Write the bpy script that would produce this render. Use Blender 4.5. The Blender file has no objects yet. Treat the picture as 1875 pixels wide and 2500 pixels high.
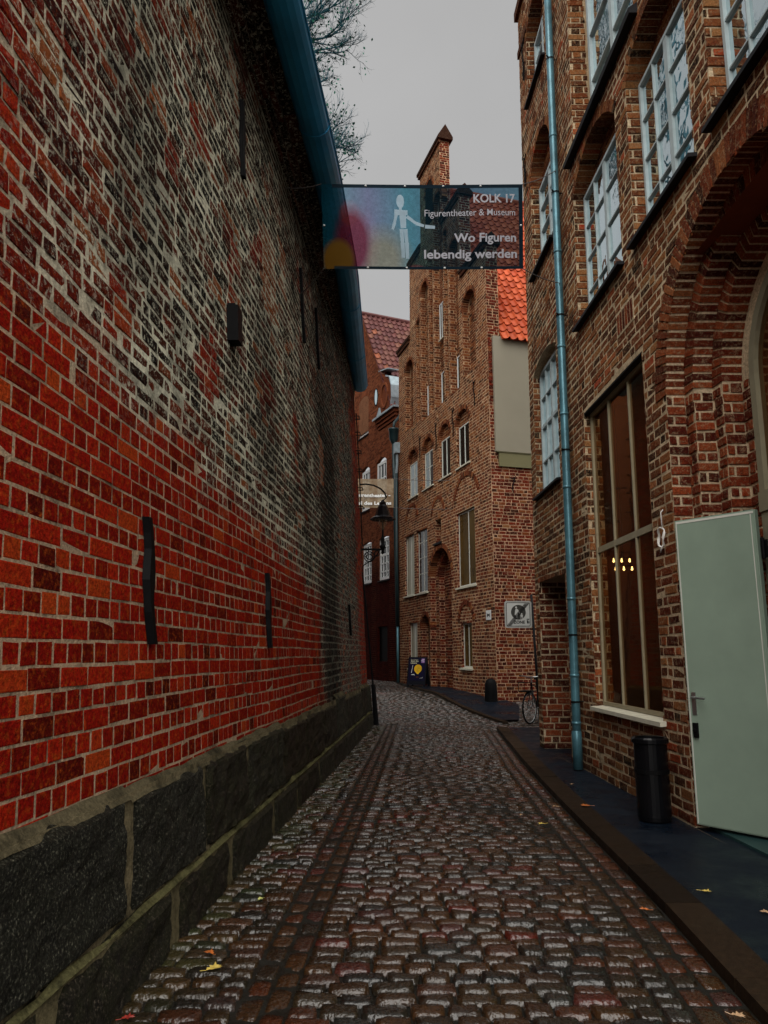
import bpy, math, random
from mathutils import Vector, noise as mnoise
R_ = math.radians
rnd = random.Random(7)
SC = bpy.context.scene
COL = SC.collection

# ------------------------------------------------------------------ nodes
def nd(nt, t, ins=None, **props):
    n = nt.nodes.new(t)
    for k, v in props.items():
        setattr(n, k, v)
    for k, v in (ins or {}).items():
        s = n.inputs[k]
        if hasattr(v, 'is_output') or isinstance(v, bpy.types.NodeSocket):
            nt.links.new(v, s)
        else:
            s.default_value = v
    return n

def c4(c):
    return (c[0], c[1], c[2], 1.0)

def ramp(nt, fac, stops, interp='LINEAR'):
    n = nt.nodes.new('ShaderNodeValToRGB')
    cr = n.color_ramp
    cr.interpolation = interp
    while len(cr.elements) < len(stops):
        cr.elements.new(0.5)
    for e, (p, c) in zip(cr.elements, stops):
        e.position = p
        e.color = c4(c) if not isinstance(c, (int, float)) else (c, c, c, 1)
    nt.links.new(fac, n.inputs[0])
    return n.outputs[0]

def mix(nt, fac, a, b, mode='MIX'):
    n = nt.nodes.new('ShaderNodeMix')
    n.data_type = 'RGBA'
    n.blend_type = mode
    for i, v in ((0, fac), (6, a), (7, b)):
        s = n.inputs[i]
        if isinstance(v, bpy.types.NodeSocket):
            nt.links.new(v, s)
        elif i == 0:
            s.default_value = v
        else:
            s.default_value = c4(v)
    return n.outputs[2]

def mth(nt, op, a, b=0.0, clamp=False):
    n = nt.nodes.new('ShaderNodeMath')
    n.operation = op
    n.use_clamp = clamp
    for i, v in ((0, a), (1, b)):
        if isinstance(v, bpy.types.NodeSocket):
            nt.links.new(v, n.inputs[i])
        else:
            n.inputs[i].default_value = v
    return n.outputs[0]

def geo(nt):
    return nt.nodes.new('ShaderNodeNewGeometry').outputs['Position']

def nz(nt, vec, scale, detail=3, rough=0.6, dist=0.0):
    return nd(nt, 'ShaderNodeTexNoise', {'Vector': vec, 'Scale': scale, 'Detail': detail, 'Roughness': rough, 'Distortion': dist}).outputs[0]

def new_mat(name):
    m = bpy.data.materials.new(name)
    m.use_nodes = True
    nt = m.node_tree
    b = nt.nodes['Principled BSDF']
    return m, nt, b

def setp(nt, b, color=None, rough=0.6, metal=0.0, spec=0.4, normal=None):
    def put(k, v):
        s = b.inputs[k]
        if isinstance(v, bpy.types.NodeSocket):
            nt.links.new(v, s)
        else:
            s.default_value = v
    if color is not None:
        put('Base Color', color if isinstance(color, bpy.types.NodeSocket) else c4(color))
    put('Roughness', rough)
    put('Metallic', metal)
    put('Specular IOR Level', spec)
    if normal is not None:
        put('Normal', normal)

def bump(nt, h, strength=0.4, dist=0.01):
    return nd(nt, 'ShaderNodeBump', {'Height': h, 'Strength': strength, 'Distance': dist}).outputs[0]

def simple(name, col, rough=0.6, metal=0.0, spec=0.2, var=0.25, scale=6.0, bs=0.15, bscale=60.0):
    m, nt, b = new_mat(name)
    p = geo(nt)
    n = nz(nt, p, scale, 4)
    f = ramp(nt, n, [(0.3, 1 - var), (0.7, 1 + var)])
    setp(nt, b, mix(nt, 1.0, col, f, 'MULTIPLY'), rough, metal, spec, bump(nt, nz(nt, p, bscale, 3), bs, 0.004) if bs else None)
    return m

def attr(nt):
    a = nd(nt, 'ShaderNodeAttribute', attribute_name='bk')
    s = nd(nt, 'ShaderNodeSeparateXYZ', {0: a.outputs['Vector']})
    return s.outputs[0], s.outputs[1], s.outputs[2]

def brick_mat(name, new, old, lime=(0.3, 0.28, 0.22), lime_amt=0.0, rough=0.85, mott=(0.5, 0.14, 0.03), mott_amt=0.5, spec=0.05, lime_all=False):
    m, nt, b = new_mat(name)
    p = geo(nt)
    r, z, soot = attr(nt)
    k = mix(nt, z, ramp(nt, r, new), ramp(nt, r, old))
    n1 = nz(nt, p, 28, 5, 0.7)
    k = mix(nt, mth(nt, 'MULTIPLY', ramp(nt, n1, [(0.5, 0.0), (0.68, mott_amt)]), mth(nt, 'SUBTRACT', 1.0, mth(nt, 'MULTIPLY', z, 0.8))), k, mott)
    n2 = nz(nt, p, 60, 4, 0.7)
    k = mix(nt, 1.0, k, ramp(nt, n2, [(0.3, 0.35), (0.62, 1.25)]), 'MULTIPLY')
    if lime_amt:
        n3 = nz(nt, p, 24, 5, 0.8, 0.6)
        lf = ramp(nt, n3, [(0.53, 0.0), (0.61, lime_amt)])
        k = mix(nt, lf if lime_all else mth(nt, 'MULTIPLY', lf, z), k, lime)
    k = mix(nt, soot, k, (0.006, 0.006, 0.005))  # black mixed in: real soot on walls, painted shade in recesses
    hb = mth(nt, 'ADD', nz(nt, p, 45, 5, 0.7), mth(nt, 'MULTIPLY', nz(nt, p, 150, 2), 0.4))
    setp(nt, b, k, rough, 0, spec, bump(nt, hb, 0.75, 0.012))
    return m

def mortar_mat(name, new, old, dark=(0.05, 0.045, 0.035), spots=0.5):
    m, nt, b = new_mat(name)
    p = geo(nt)
    r, z, soot = attr(nt)
    k = mix(nt, z, new, old)
    n1 = nz(nt, p, 3.2, 5, 0.7)
    k = mix(nt, ramp(nt, n1, [(0.45, 0.0), (0.7, spots)]), k, dark)
    n2 = nz(nt, p, 40, 4, 0.7)
    k = mix(nt, 1.0, k, ramp(nt, n2, [(0.3, 0.5), (0.65, 1.15)]), 'MULTIPLY')
    k = mix(nt, soot, k, (0.008, 0.008, 0.006))  # same channel: soot, and shade painted into recess backs
    setp(nt, b, k, 0.95, 0, 0.03, bump(nt, nz(nt, p, 70, 4, 0.7), 0.8, 0.012))
    return m

# ------------------------------------------------------------------ mesh builder
class MB:
    def __init__(s):
        s.v = []; s.f = []; s.m = []; s.a = []
        s.cur = (0.5, 0.0, 0.0)
    def add(s, vs, fs, mat=0, a=None):
        o = len(s.v)
        s.v.extend(vs)
        s.a.extend([a or s.cur] * len(vs))
        for f in fs:
            s.f.append(tuple(i + o for i in f))
            s.m.append(mat)
    def quad(s, a, b, c, d, mat=0, at=None):
        s.add([a, b, c, d], [(0, 1, 2, 3)], mat, at)
    def hexa(s, p, mat=0, at=None):   # 8 points: 4 back, 4 front
        s.add(p, [(0, 3, 2, 1), (4, 5, 6, 7), (0, 1, 5, 4), (1, 2, 6, 5), (2, 3, 7, 6), (3, 0, 4, 7)], mat, at)
    def box(s, P, s0, s1, h0, h1, o0, o1, mat=0, at=None):
        s.hexa([P(s0, h0, o0), P(s1, h0, o0), P(s1, h1, o0), P(s0, h1, o0),
                P(s0, h0, o1), P(s1, h0, o1), P(s1, h1, o1), P(s0, h1, o1)], mat, at)
    def prism(s, P, poly, o0, o1, mat=0, at=None):
        n = len(poly)
        vs = [P(a, h, o0) for a, h in poly] + [P(a, h, o1) for a, h in poly]
        fs = [tuple(range(n - 1, -1, -1)), tuple(range(n, 2 * n))]
        fs += [(i, (i + 1) % n, n + (i + 1) % n, n + i) for i in range(n)]
        s.add(vs, fs, mat, at)
    def tube(s, pts, r, n=8, mat=0, cap=True, at=None):
        pts = [Vector(p) for p in pts]
        rr = r if isinstance(r, (list, tuple)) else [r] * len(pts)
        vs = []; fs = []
        up = None
        for i, p in enumerate(pts):
            t = (pts[min(i + 1, len(pts) - 1)] - pts[max(i - 1, 0)])
            t = t.normalized() if t.length > 1e-9 else Vector((0, 0, 1))
            if up is None:
                up = Vector((0, 0, 1)) if abs(t.z) < 0.9 else Vector((1, 0, 0))
            x = t.cross(up)
            if x.length < 1e-6:
                x = t.cross(Vector((0.3, 1, 0.1)))
            x.normalize()
            y = x.cross(t).normalized()
            up = y
            for k in range(n):
                a = 2 * math.pi * k / n
                vs.append(tuple(p + (x * math.cos(a) + y * math.sin(a)) * rr[i]))
        for i in range(len(pts) - 1):
            for k in range(n):
                fs.append((i * n + k, i * n + (k + 1) % n, (i + 1) * n + (k + 1) % n, (i + 1) * n + k))
        if cap:
            fs.append(tuple(range(n - 1, -1, -1)))
            fs.append(tuple(range((len(pts) - 1) * n, len(pts) * n)))
        s.add(vs, fs, mat, at)
    def lathe(s, c, prof, n=16, mat=0, at=None):
        vs = []; fs = []
        for r, z in prof:
            for k in range(n):
                a = 2 * math.pi * k / n
                vs.append((c[0] + r * math.cos(a), c[1] + r * math.sin(a), c[2] + z))
        for i in range(len(prof) - 1):
            for k in range(n):
                fs.append((i * n + k, i * n + (k + 1) % n, (i + 1) * n + (k + 1) % n, (i + 1) * n + k))
        s.add(vs, fs, mat, at)
    def build(s, name, mats, parent=None, smooth=False, attrs=True):
        me = bpy.data.meshes.new(name)
        base = Vector((0, 0, 0))
        q = parent
        while q is not None:
            base += q.location
            q = q.parent
        vs = [(a[0] - base.x, a[1] - base.y, a[2] - base.z) for a in s.v] if parent else s.v
        me.from_pydata(vs, [], s.f)
        for m in (mats if isinstance(mats, (list, tuple)) else [mats]):
            me.materials.append(m)
        me.polygons.foreach_set('material_index', s.m)
        if attrs:
            at = me.attributes.new('bk', 'FLOAT_VECTOR', 'POINT')
            at.data.foreach_set('vector', [x for a in s.a for x in a])
        if smooth:
            me.polygons.foreach_set('use_smooth', [True] * len(s.f))
        me.update()
        o = bpy.data.objects.new(name, me)
        COL.objects.link(o)
        o.parent = parent
        return o

def tag(o, label=None, cat=None, group=None, kind=None):
    if label: o['label'] = label
    if cat: o['category'] = cat
    if group: o['group'] = group
    if kind: o['kind'] = kind
    return o

def thing(name, label, cat, loc=(0, 0, 0), group=None):
    o = bpy.data.objects.new(name, None)
    o.empty_display_size = 0.2
    COL.objects.link(o)
    o.location = loc
    return tag(o, label, cat, group)

def text_mesh(name, body, P, s0, s1, h, o, mat, parent=None, bold=0.0, height=None, depth=0.002):
    cu = bpy.data.curves.new(name + '_c', 'FONT')
    cu.body = body
    cu.size = 1.0
    cu.offset = bold
    cu.resolution_u = 3
    ob = bpy.data.objects.new(name + '_t', cu)
    COL.objects.link(ob)
    dg = bpy.context.evaluated_depsgraph_get()
    me = bpy.data.meshes.new_from_object(ob.evaluated_get(dg))
    COL.objects.unlink(ob)
    bpy.data.objects.remove(ob)
    bpy.data.curves.remove(cu)
    xs = [v.co.x for v in me.vertices]
    x0, x1 = min(xs), max(xs)
    k = (s1 - s0) / (x1 - x0)
    ka = abs(k)
    mb = MB()
    vs = [P(s0 + (v.co.x - x0) * k, h + v.co.y * (height or ka), o) for v in me.vertices]
    mb.add(vs, [tuple(p.vertices) for p in me.polygons])
    bpy.data.meshes.remove(me)
    return mb.build(name, mat, parent, attrs=False)

# ------------------------------------------------------------------ brickwork
class Op:
    """opening in a wall: s0..s1, bottom, spring height, crown height"""
    def __init__(s, s0, s1, hb, hs, hc=None):
        s.s0, s.s1, s.hb, s.hs = s0, s1, hb, hs
        s.hc = hc if hc else hs
        s.mid = (s0 + s1) / 2
        s.w = (s1 - s0) / 2
        if s.hc > s.hs + 1e-4:
            r = s.hc - s.hs
            s.R = (s.w ** 2 + r ** 2) / (2 * r)
            s.ch = s.hc - s.R
        else:
            s.R = None
    def xs(s):
        if s.R is None:
            return [s.s0, s.s1]
        a0 = math.acos(max(-1, min(1, s.w / s.R)))
        if s.hs < s.ch: a0 = -a0
        n = 20
        x = [s.mid - s.R * math.cos(a0 + (math.pi - 2 * a0) * i / n) for i in range(n + 1)]
        x[0], x[-1] = s.s0, s.s1
        return x
    def top(s, x):
        if s.R is None:
            return s.hs
        d = s.R ** 2 - (x - s.mid) ** 2
        return s.ch + math.sqrt(max(d, 0))
    def span(s, h):
        if h < s.hb or h > s.hc:
            return None
        if h <= s.hs or s.R is None:
            return (s.s0, s.s1)
        d = s.R ** 2 - (h - s.ch) ** 2
        if d <= 0:
            return None
        d = math.sqrt(d)
        return (s.mid - d, s.mid + d)

def bricks(mb, P, s0, s1, h0, h1, ops=(), course=0.1, L=0.26, joint=0.018, prot=0.012, bond='monk', attrf=None, jit=0.004, wav=0.006, mat=0, bev=0.006, jf=None, pj=1.0):
    h = h0
    row = 0
    off = rnd.random() * 50
    while h < h1 - 0.02:
        ch = course * (1 + rnd.uniform(-0.05, 0.05))
        ht = min(h + ch, h1)
        hm = (h + ht) / 2
        bl = []
        for o in ops:
            sp = o.span(hm)
            if sp:
                bl.append(sp)
        bl.sort()
        free = []
        c = s0
        for a, b in bl:
            if a > c:
                free.append((c, min(a, s1)))
            c = max(c, b)
        if c < s1:
            free.append((c, s1))
        x = s0 - rnd.random() * L
        if bond == 'english':
            x = s0 - (0.25 * L if row % 2 else 0.0) - rnd.uniform(0, .03)
        k = row
        edges = []
        while x < s1:
            if bond == 'english':
                l = L if row % 2 == 0 else L * 0.5
            elif bond == 'monk':
                l = L if (k % 3) != 2 else L * 0.5
            else:
                l = L * rnd.choice((1, 1, 0.5, 0.75, 0.55))
            l *= 1 + rnd.uniform(-0.07, 0.07)
            edges.append((x, x + l))
            x += l
            k += 1
        for a, b in edges:
            for fa, fb in free:
                p, q = max(a, fa), min(b, fb)
                if q - p < 0.035:
                    continue
                jj = joint if jf is None else jf((p + q) / 2, hm)
                g = jj / 2 * (1 + rnd.uniform(-0.3, 0.5))
                g2 = jj / 2 * (1 + rnd.uniform(-0.3, 0.5))
                wv = wav * math.sin(p * 1.7 + off + row * 0.35) if wav else 0
                A, B = p + g, q - g
                C, D = h + g2 + wv, ht - g2 + wv
                if B - A < 0.02 or D - C < 0.015:
                    continue
                j = lambda: rnd.uniform(-jit, jit)
                pr = prot + rnd.uniform(-0.003, 0.004) * pj
                e = bev
                pts = [(A + j(), C + j()), (B + j(), C + j()), (B + j(), D + j()), (A + j(), D + j())]
                fr = [(A + e + j(), C + e + j()), (B - e + j(), C + e + j()), (B - e + j(), D - e + j()), (A + e + j(), D - e + j())]
                at = attrf((A + B) / 2, hm) if attrf else (rnd.random(), 0.0, 0.0)
                vs = [P(a_, h_, -0.004) for a_, h_ in pts] + [P(a_, h_, pr - .003 * pj) for a_, h_ in pts] + [P(a_, h_, pr + rnd.uniform(-.0025, .0025) * pj) for a_, h_ in fr]
                mb.add(vs, [(0, 1, 5, 4), (1, 2, 6, 5), (2, 3, 7, 6), (3, 0, 4, 7),
                            (4, 5, 9, 8), (5, 6, 10, 9), (6, 7, 11, 10), (7, 4, 8, 11), (8, 9, 10, 11)], mat, at)
        h = ht
        row += 1

def panel(mb, P, s0, s1, h0, h1, ops=(), mat=1, attrf=None, out=0.0):
    br = {s0, s1}
    for o in ops:
        for x in o.xs():
            if s0 < x < s1:
                br.add(x)
    br = sorted(br)
    for a, b in zip(br, br[1:]):
        if b - a < 1e-6:
            continue
        m = (a + b) / 2
        iv = []
        for o in ops:
            if o.s0 < m < o.s1:
                iv.append((o.hb, o.top(a), o.top(b)))
        iv.sort()
        ca = cb = h0
        for hb, ta, tb in iv + [(h1, h1, h1)]:
            if hb > min(ca, cb) + 1e-5:
                at = attrf(m, (ca + hb) / 2) if attrf else mb.cur
                mb.quad(P(a, ca, out), P(b, cb, out), P(b, hb, out), P(a, hb, out), mat, at)
            ca, cb = max(ca, ta), max(cb, tb)

def ring(mb, P, op, depth, rw=0.13, prot=0.012, bw=0.085, attrf=None, mat=0, joint=0.014):
    """voussoirs round an arched head, each running back into the reveal"""
    if op.R is None:
        return
    a0 = math.acos(max(-1, min(1, op.w / op.R)))
    if op.hs < op.ch:
        a0 = -a0
    a1 = math.pi - a0
    n = max(5, int((a1 - a0) * (op.R + rw / 2) / bw))
    ri = op.R - 0.008
    ro = op.R + rw
    for i in range(n):
        ta = a0 + (a1 - a0) * i / n
        tb = a0 + (a1 - a0) * (i + 1) / n
        ga = joint / 2 / op.R
        pts = []
        for r, t in ((ri, ta + ga), (ro, ta + ga * .8), (ro, tb - ga * .8), (ri, tb - ga)):
            pts.append((op.mid + r * math.cos(t) + rnd.uniform(-.003, .003), op.ch + r * math.sin(t) + rnd.uniform(-.003, .003)))
        at = attrf(op.mid, op.hs) if attrf else (rnd.random(), 0.0, 0.0)
        mb.prism(P, pts[::-1], -depth, prot + rnd.uniform(-.003, .003), mat, at)

def reveal(mb, P, op, depth, course=0.1, attrf=None, sides=(True, True), brick=True, joint=0.02):
    """jamb brickwork, mortar bed, intrados and cill of an opening"""
    for side, on in ((op.s0, sides[0]), (op.s1, sides[1])):
        if not on:
            continue
        sg = 1 if side == op.s0 else -1
        Pj = lambda a, h, o, side=side, sg=sg: P(side + sg * o, h, -a)
        mb.quad(Pj(0, op.hb, 0), Pj(depth, op.hb, 0), Pj(depth, op.hs, 0), Pj(0, op.hs, 0), 1, attrf(side, op.hs) if attrf else (0.5, 0.0, 0.0))
        if brick:
            bricks(mb, Pj, -0.012, depth, op.hb, op.hs, (), course, 0.27 if depth > .2 else depth * 2.0, joint, 0.012, 'monk' if depth > .3 else 'english', attrf, wav=0)
    at = attrf(op.mid, op.hb) if attrf else (0.5, 0.0, 0.0)
    if op.hb > .05:
        mb.quad(P(op.s0, op.hb, 0), P(op.s1, op.hb, 0), P(op.s1, op.hb, -depth), P(op.s0, op.hb, -depth), 1, at)
    xs = op.xs()
    for x0, x1 in zip(xs, xs[1:]):
        mb.quad(P(x0, op.top(x0), 0), P(x1, op.top(x1), 0), P(x1, op.top(x1), -depth), P(x0, op.top(x0), -depth), 1, at)

def window(P, parent, s0, s1, h0, h1, out, fm, gm, fw=0.05, mull=(), rails=(), ft=0.06, thin=0.025, sill=None, sill_m=None, arch=None, name='window'):
    mb = MB()
    w = fw
    o0, o1 = out - ft, out
    mb.box(P, s0, s0 + w, h0, h1, o0, o1)
    mb.box(P, s1 - w, s1, h0, h1, o0, o1)
    mb.box(P, s0 + w, s1 - w, h0, h0 + w, o0, o1 - .002)
    mb.box(P, s0 + w, s1 - w, h1 - w, h1, o0, o1 - .002)
    for m in mull:
        t = m[1] if isinstance(m, tuple) else thin
        m = m[0] if isinstance(m, tuple) else m
        x = s0 + (s1 - s0) * m
        mb.box(P, x - t / 2, x + t / 2, h0 + w, h1 - w, o0 + .008, o1 - .006)
    for m in rails:
        t = m[1] if isinstance(m, tuple) else thin
        m = m[0] if isinstance(m, tuple) else m
        x = h0 + (h1 - h0) * m
        mb.box(P, s0 + w, s1 - w, x - t / 2, x + t / 2, o0 + .010, o1 - .009)
    f = mb.build(name, fm, parent)
    g = MB()
    gx = out - ft * 0.6
    n = 6
    xs = [s0 + w * .5 + (s1 - s0 - w) * i / 2 for i in range(3)]
    for a, b in zip(xs, xs[1:]):
        g.quad(P(a, h1 - w * .5, gx), P(b, h1 - w * .5, gx), P(b, h0 + w * .5, gx), P(a, h0 + w * .5, gx))
    g.build('pane', gm, f)
    if sill:
        a, b, t, so0, so1 = sill
        sb = MB()
        sb.hexa([P(a, h0 - t, so0), P(b, h0 - t, so0), P(b, h0, so0), P(a, h0, so0),
                 P(a, h0 - t - .02, so1), P(b, h0 - t - .02, so1), P(b, h0 - .025, so1), P(a, h0 - .025, so1)])
        sb.build('sill', sill_m, f)
    return f

# ------------------------------------------------------------------ materials
OLD_L = [(0.0, (0.005, 0.006, 0.006)), (0.3, (0.013, 0.009, 0.006)), (0.5, (0.045, 0.013, 0.007)), (0.85, (0.11, 0.02, 0.008)), (1.0, (0.24, 0.07, 0.022))]
NEW_L = [(0.0, (0.045, 0.004, 0.002)), (0.12, (0.15, 0.005, 0.002)), (0.6, (0.25, 0.007, 0.003)), (0.9, (0.31, 0.014, 0.004)), (1.0, (0.36, 0.045, 0.008))]
M_bL = brick_mat('brick_red_and_sooted', NEW_L, OLD_L, lime=(0.52, 0.52, 0.41), lime_amt=0.9, mott=(0.36, 0.065, 0.008), mott_amt=0.7)
M_mL = mortar_mat('mortar_lime_grey', (0.46, 0.33, 0.22), (0.74, 0.74, 0.58), (0.05, 0.05, 0.038), 0.85)
NEW_R = [(0.0, (0.016, 0.010, 0.007)), (0.2, (0.07, 0.02, 0.010)), (0.5, (0.15, 0.038, 0.014)), (0.8, (0.24, 0.078, 0.026)), (0.93, (0.30, 0.135, 0.05)), (1.0, (0.34, 0.04, 0.014))]
RED_R = [(0.0, (0.04, 0.005, 0.004)), (0.5, (0.12, 0.013, 0.006)), (1.0, (0.24, 0.04, 0.012))]
M_bR = brick_mat('brick_brown', NEW_R, RED_R, lime=(0.34, 0.25, 0.15), lime_amt=0.55, mott=(0.30, 0.13, 0.045), mott_amt=0.6, lime_all=True)
M_mR = mortar_mat('mortar_cream', (0.66, 0.51, 0.33), (0.66, 0.51, 0.34), (0.20, 0.15, 0.09), 0.6)
NEW_C = [(0.0, (0.04, 0.012, 0.006)), (0.3, (0.13, 0.030, 0.012)), (0.7, (0.22, 0.058, 0.020)), (1.0, (0.32, 0.12, 0.04))]
RED_C = [(0.0, (0.03, 0.004, 0.003)), (0.4, (0.10, 0.008, 0.005)), (0.75, (0.17, 0.018, 0.007)), (0.95, (0.20, 0.06, 0.018)), (1.0, (0.28, 0.12, 0.045))]
M_bC = brick_mat('brick_gable', NEW_C, RED_C, lime=(0.40, 0.26, 0.16), lime_amt=0.45, lime_all=True, mott=(0.26, 0.12, 0.05), mott_amt=0.35)
M_mC = mortar_mat('mortar_sand', (0.64, 0.42, 0.25), (0.60, 0.38, 0.24), (0.22, 0.14, 0.08), 0.6)
NEW_G = [(0.0, (0.09, 0.028, 0.014)), (0.5, (0.17, 0.052, 0.025)), (1.0, (0.24, 0.078, 0.036))]
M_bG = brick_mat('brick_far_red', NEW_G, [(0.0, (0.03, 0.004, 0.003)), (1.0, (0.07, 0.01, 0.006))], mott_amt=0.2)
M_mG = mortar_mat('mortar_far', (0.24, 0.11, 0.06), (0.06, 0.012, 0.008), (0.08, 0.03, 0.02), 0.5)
M_white = simple('white_paint', (0.78, 0.80, 0.80), 0.4, var=0.06)
M_whiteC = simple('pale_frame_paint', (0.62, 0.62, 0.56), 0.4, var=0.08)
M_frameR = simple('blue_white_frame_paint', (0.42, 0.50, 0.515), 0.45, var=0.12)
M_frameBig = simple('taupe_frame_paint', (0.30, 0.26, 0.17), 0.4, var=0.1)
M_sillpale = simple('pale_sill_paint', (0.62, 0.60, 0.48), 0.5, var=0.1)
M_black = simple('black_iron', (0.0035, 0.0035, 0.004), 0.6, 0.0, 0.1, var=0.3)
M_blackgloss = simple('black_gloss_metal', (0.004, 0.004, 0.005), 0.25, 0.0, 0.25, var=0.2, bs=0.02)
M_lead = simple('dark_lead', (0.010, 0.010, 0.012), 0.55, 0.0, 0.15, var=0.3)
M_zinc = simple('zinc_pipe', (0.075, 0.19, 0.235), 0.32, 0.35, 0.5, var=0.35, scale=4, bs=0.05)
M_gutter = simple('gutter_blue_cast', (0.015, 0.27, 0.52), 0.38, 0.2, 0.5, var=0.2, scale=2, bs=0.03)  # blue haze cast put into the gutter's base colour
M_tealpipe = simple('dark_teal_pipe', (0.010, 0.028, 0.032), 0.4, 0.1, 0.4, var=0.2, bs=0.03)
M_door = simple('grey_green_door_paint', (0.24, 0.315, 0.25), 0.38, 0.0, 0.3, var=0.07, scale=2.2, bs=0.06, bscale=300)
M_doorframe = simple('door_frame_paint', (0.24, 0.22, 0.15), 0.4, var=0.1)
M_steel = simple('brushed_steel', (0.45, 0.47, 0.47), 0.28, 0.9, 0.5, var=0.05, bs=0.02)
M_panel = simple('grey_cladding', (0.27, 0.25, 0.19), 0.5, 0.0, 0.3, var=0.05, scale=1.0, bs=0.05)
M_panelD = simple('olive_cladding', (0.17, 0.16, 0.08), 0.5, 0.0, 0.3, var=0.05, scale=1.0, bs=0.05)
M_step = simple('teal_step_plate', (0.02, 0.05, 0.05), 0.4, var=0.2)
M_room = simple('dark_red_room', (0.20, 0.045, 0.02), 0.8, var=0.4, scale=1.2)
M_curtain = simple('cream_curtain', (0.70, 0.66, 0.48), 0.8, var=0.08, scale=3)
M_cable = simple('white_cable', (0.72, 0.70, 0.66), 0.5, var=0.05)
M_rope = simple('grey_rope', (0.10, 0.09, 0.09), 0.7, var=0.2)
M_scrollmetal = simple('zinc_sheet', (0.30, 0.38, 0.42), 0.35, 0.3, 0.5, var=0.2)

def glass_mat(name, tint, dark, refl=0.35, transp=0.0, wav=0.12):
    m, nt, b = new_mat(name)
    p = geo(nt)
    nrm = bump(nt, nz(nt, p, 3.0, 2), wav, 0.02)
    out = nt.nodes['Material Output']
    setp(nt, b, dark, 0.15, 0, 0.3)
    gl = nd(nt, 'ShaderNodeBsdfGlossy', {'Color': c4(tint), 'Roughness': 0.02, 'Normal': nrm})
    fr = nd(nt, 'ShaderNodeFresnel', {'IOR': 1.52, 'Normal': nrm})
    fac = mth(nt, 'ADD', mth(nt, 'MULTIPLY', fr.outputs[0], 1.0), refl, True)
    base = b.outputs[0]
    if transp:
        tr = nd(nt, 'ShaderNodeBsdfTransparent', {'Color': c4((0.8, 0.78, 0.7))})
        base = nd(nt, 'ShaderNodeMixShader', {0: transp, 1: base, 2: tr.outputs[0]}).outputs[0]
    mx = nd(nt, 'ShaderNodeMixShader', {0: fac, 1: base, 2: gl.outputs[0]})
    nt.links.new(mx.outputs[0], out.inputs[0])
    return m
M_glR = glass_mat('old_window_glass', (0.82, 0.94, 0.98), (0.02, 0.03, 0.03), 0.55, 0.0, 0.25)
M_glBig = glass_mat('shopfront_glass', (0.8, 0.55, 0.32), (0.07, 0.025, 0.007), 0.14, 0.6, 0.05)
M_glC = glass_mat('house_glass', (0.7, 0.8, 0.8), (0.012, 0.014, 0.010), 0.12, 0.0, 0.02)
M_glDark = simple('dark_glass', (0.012, 0.016, 0.016), 0.12, 0.0, 0.4, var=0.3, bs=0)
M_glCt = simple('curtained_glass', (0.36, 0.35, 0.26), 0.3, 0, .3, var=.12, scale=3, bs=0)
M_glBr = simple('brown_reflection_glass', (0.085, 0.05, 0.013), 0.25, 0, .3, var=.3, scale=1.2, bs=0)  # brown reflections put into the pane's base colour
M_glW = glass_mat('pale_glass', (0.8, 0.95, 1.0), (0.45, 0.52, 0.54), 0.2, 0.0, 0.1)

def emit(name, col, s):
    m, nt, b = new_mat(name)
    b.inputs['Base Color'].default_value = c4(col)
    b.inputs['Emission Color'].default_value = c4(col)
    b.inputs['Emission Strength'].default_value = s
    return m
M_bulb = emit('warm_bulb', (1.0, 0.62, 0.20), 2.5)

# ------------------------------------------------------------------ frames of reference (metres; camera at the origin, looking along +Y)
def sst(a, b, x):
    t = max(0.0, min(1.0, (x - a) / (b - a)))
    return t * t * (3 - 2 * t)
def zg(y):
    return 0.42 * sst(17.0, 24.5, y)
def lerp_tab(tab, x):
    if x <= tab[0][0]:
        (x0, y0), (x1, y1) = tab[0], tab[1]
    elif x >= tab[-1][0]:
        (x0, y0), (x1, y1) = tab[-2], tab[-1]
    else:
        for (x0, y0), (x1, y1) in zip(tab, tab[1:]):
            if x0 <= x <= x1:
                break
    return y0 + (y1 - y0) * (x - x0) / (x1 - x0)
def XL(y, h=0.0):
    return -1.25 + 0.0714 * (y - 3.0) - 0.052 * h + 0.02 * math.sin(y * 0.9) * (h / 7.0)
def PL(s, h, o):
    return (XL(s, h) - 0.10 + o, s, h)
def XR(y, h):
    return 2.72 - 0.03 * (y - 10.4) + 0.0075 * h
def PR(s, h, o):
    return (XR(s, h) - o, s, h)
nF = math.hypot(.29, 1)
tF = (-.29 / nF, 1 / nF)
def PC(s, h, o):      # street front of the gabled house
    return (3.25 + tF[0] * s - tF[1] * o, 21.0 + tF[1] * s + tF[0] * o, h)
def PS(s, h, o):      # its side wall, facing down the lane
    return (3.25 + tF[1] * s - tF[0] * o, 21.0 - tF[0] * s - tF[1] * o, h)
nG = math.hypot(.4, .917)
tG = (-.4 / nG, .917 / nG)
def PG(s, h, o):
    return (.75 + tG[0] * s - tG[1] * o, 31.0 + tG[1] * s + tG[0] * o, h)
def PGS(s, h, o):
    return (.75 + tG[1] * s - tG[0] * o, 31.0 - tG[0] * s - tG[1] * o, h)
KERB = [(0.5, 1.45), (1.5, 1.52), (3.55, 1.66), (5.15, 1.77), (7.6, 1.86), (11.2, 2.04), (16.4, 2.4)]
KERB2 = [(17.4, 2.78), (18.6, 2.48), (19.43, 2.25), (20.63, 1.95), (23.23, 1.50), (24.55, 1.16), (26.06, 0.97), (28.7, 0.67), (37.85, 0.06), (45.0, -0.6)]
def KX(y):
    return lerp_tab(KERB, y)

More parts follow.
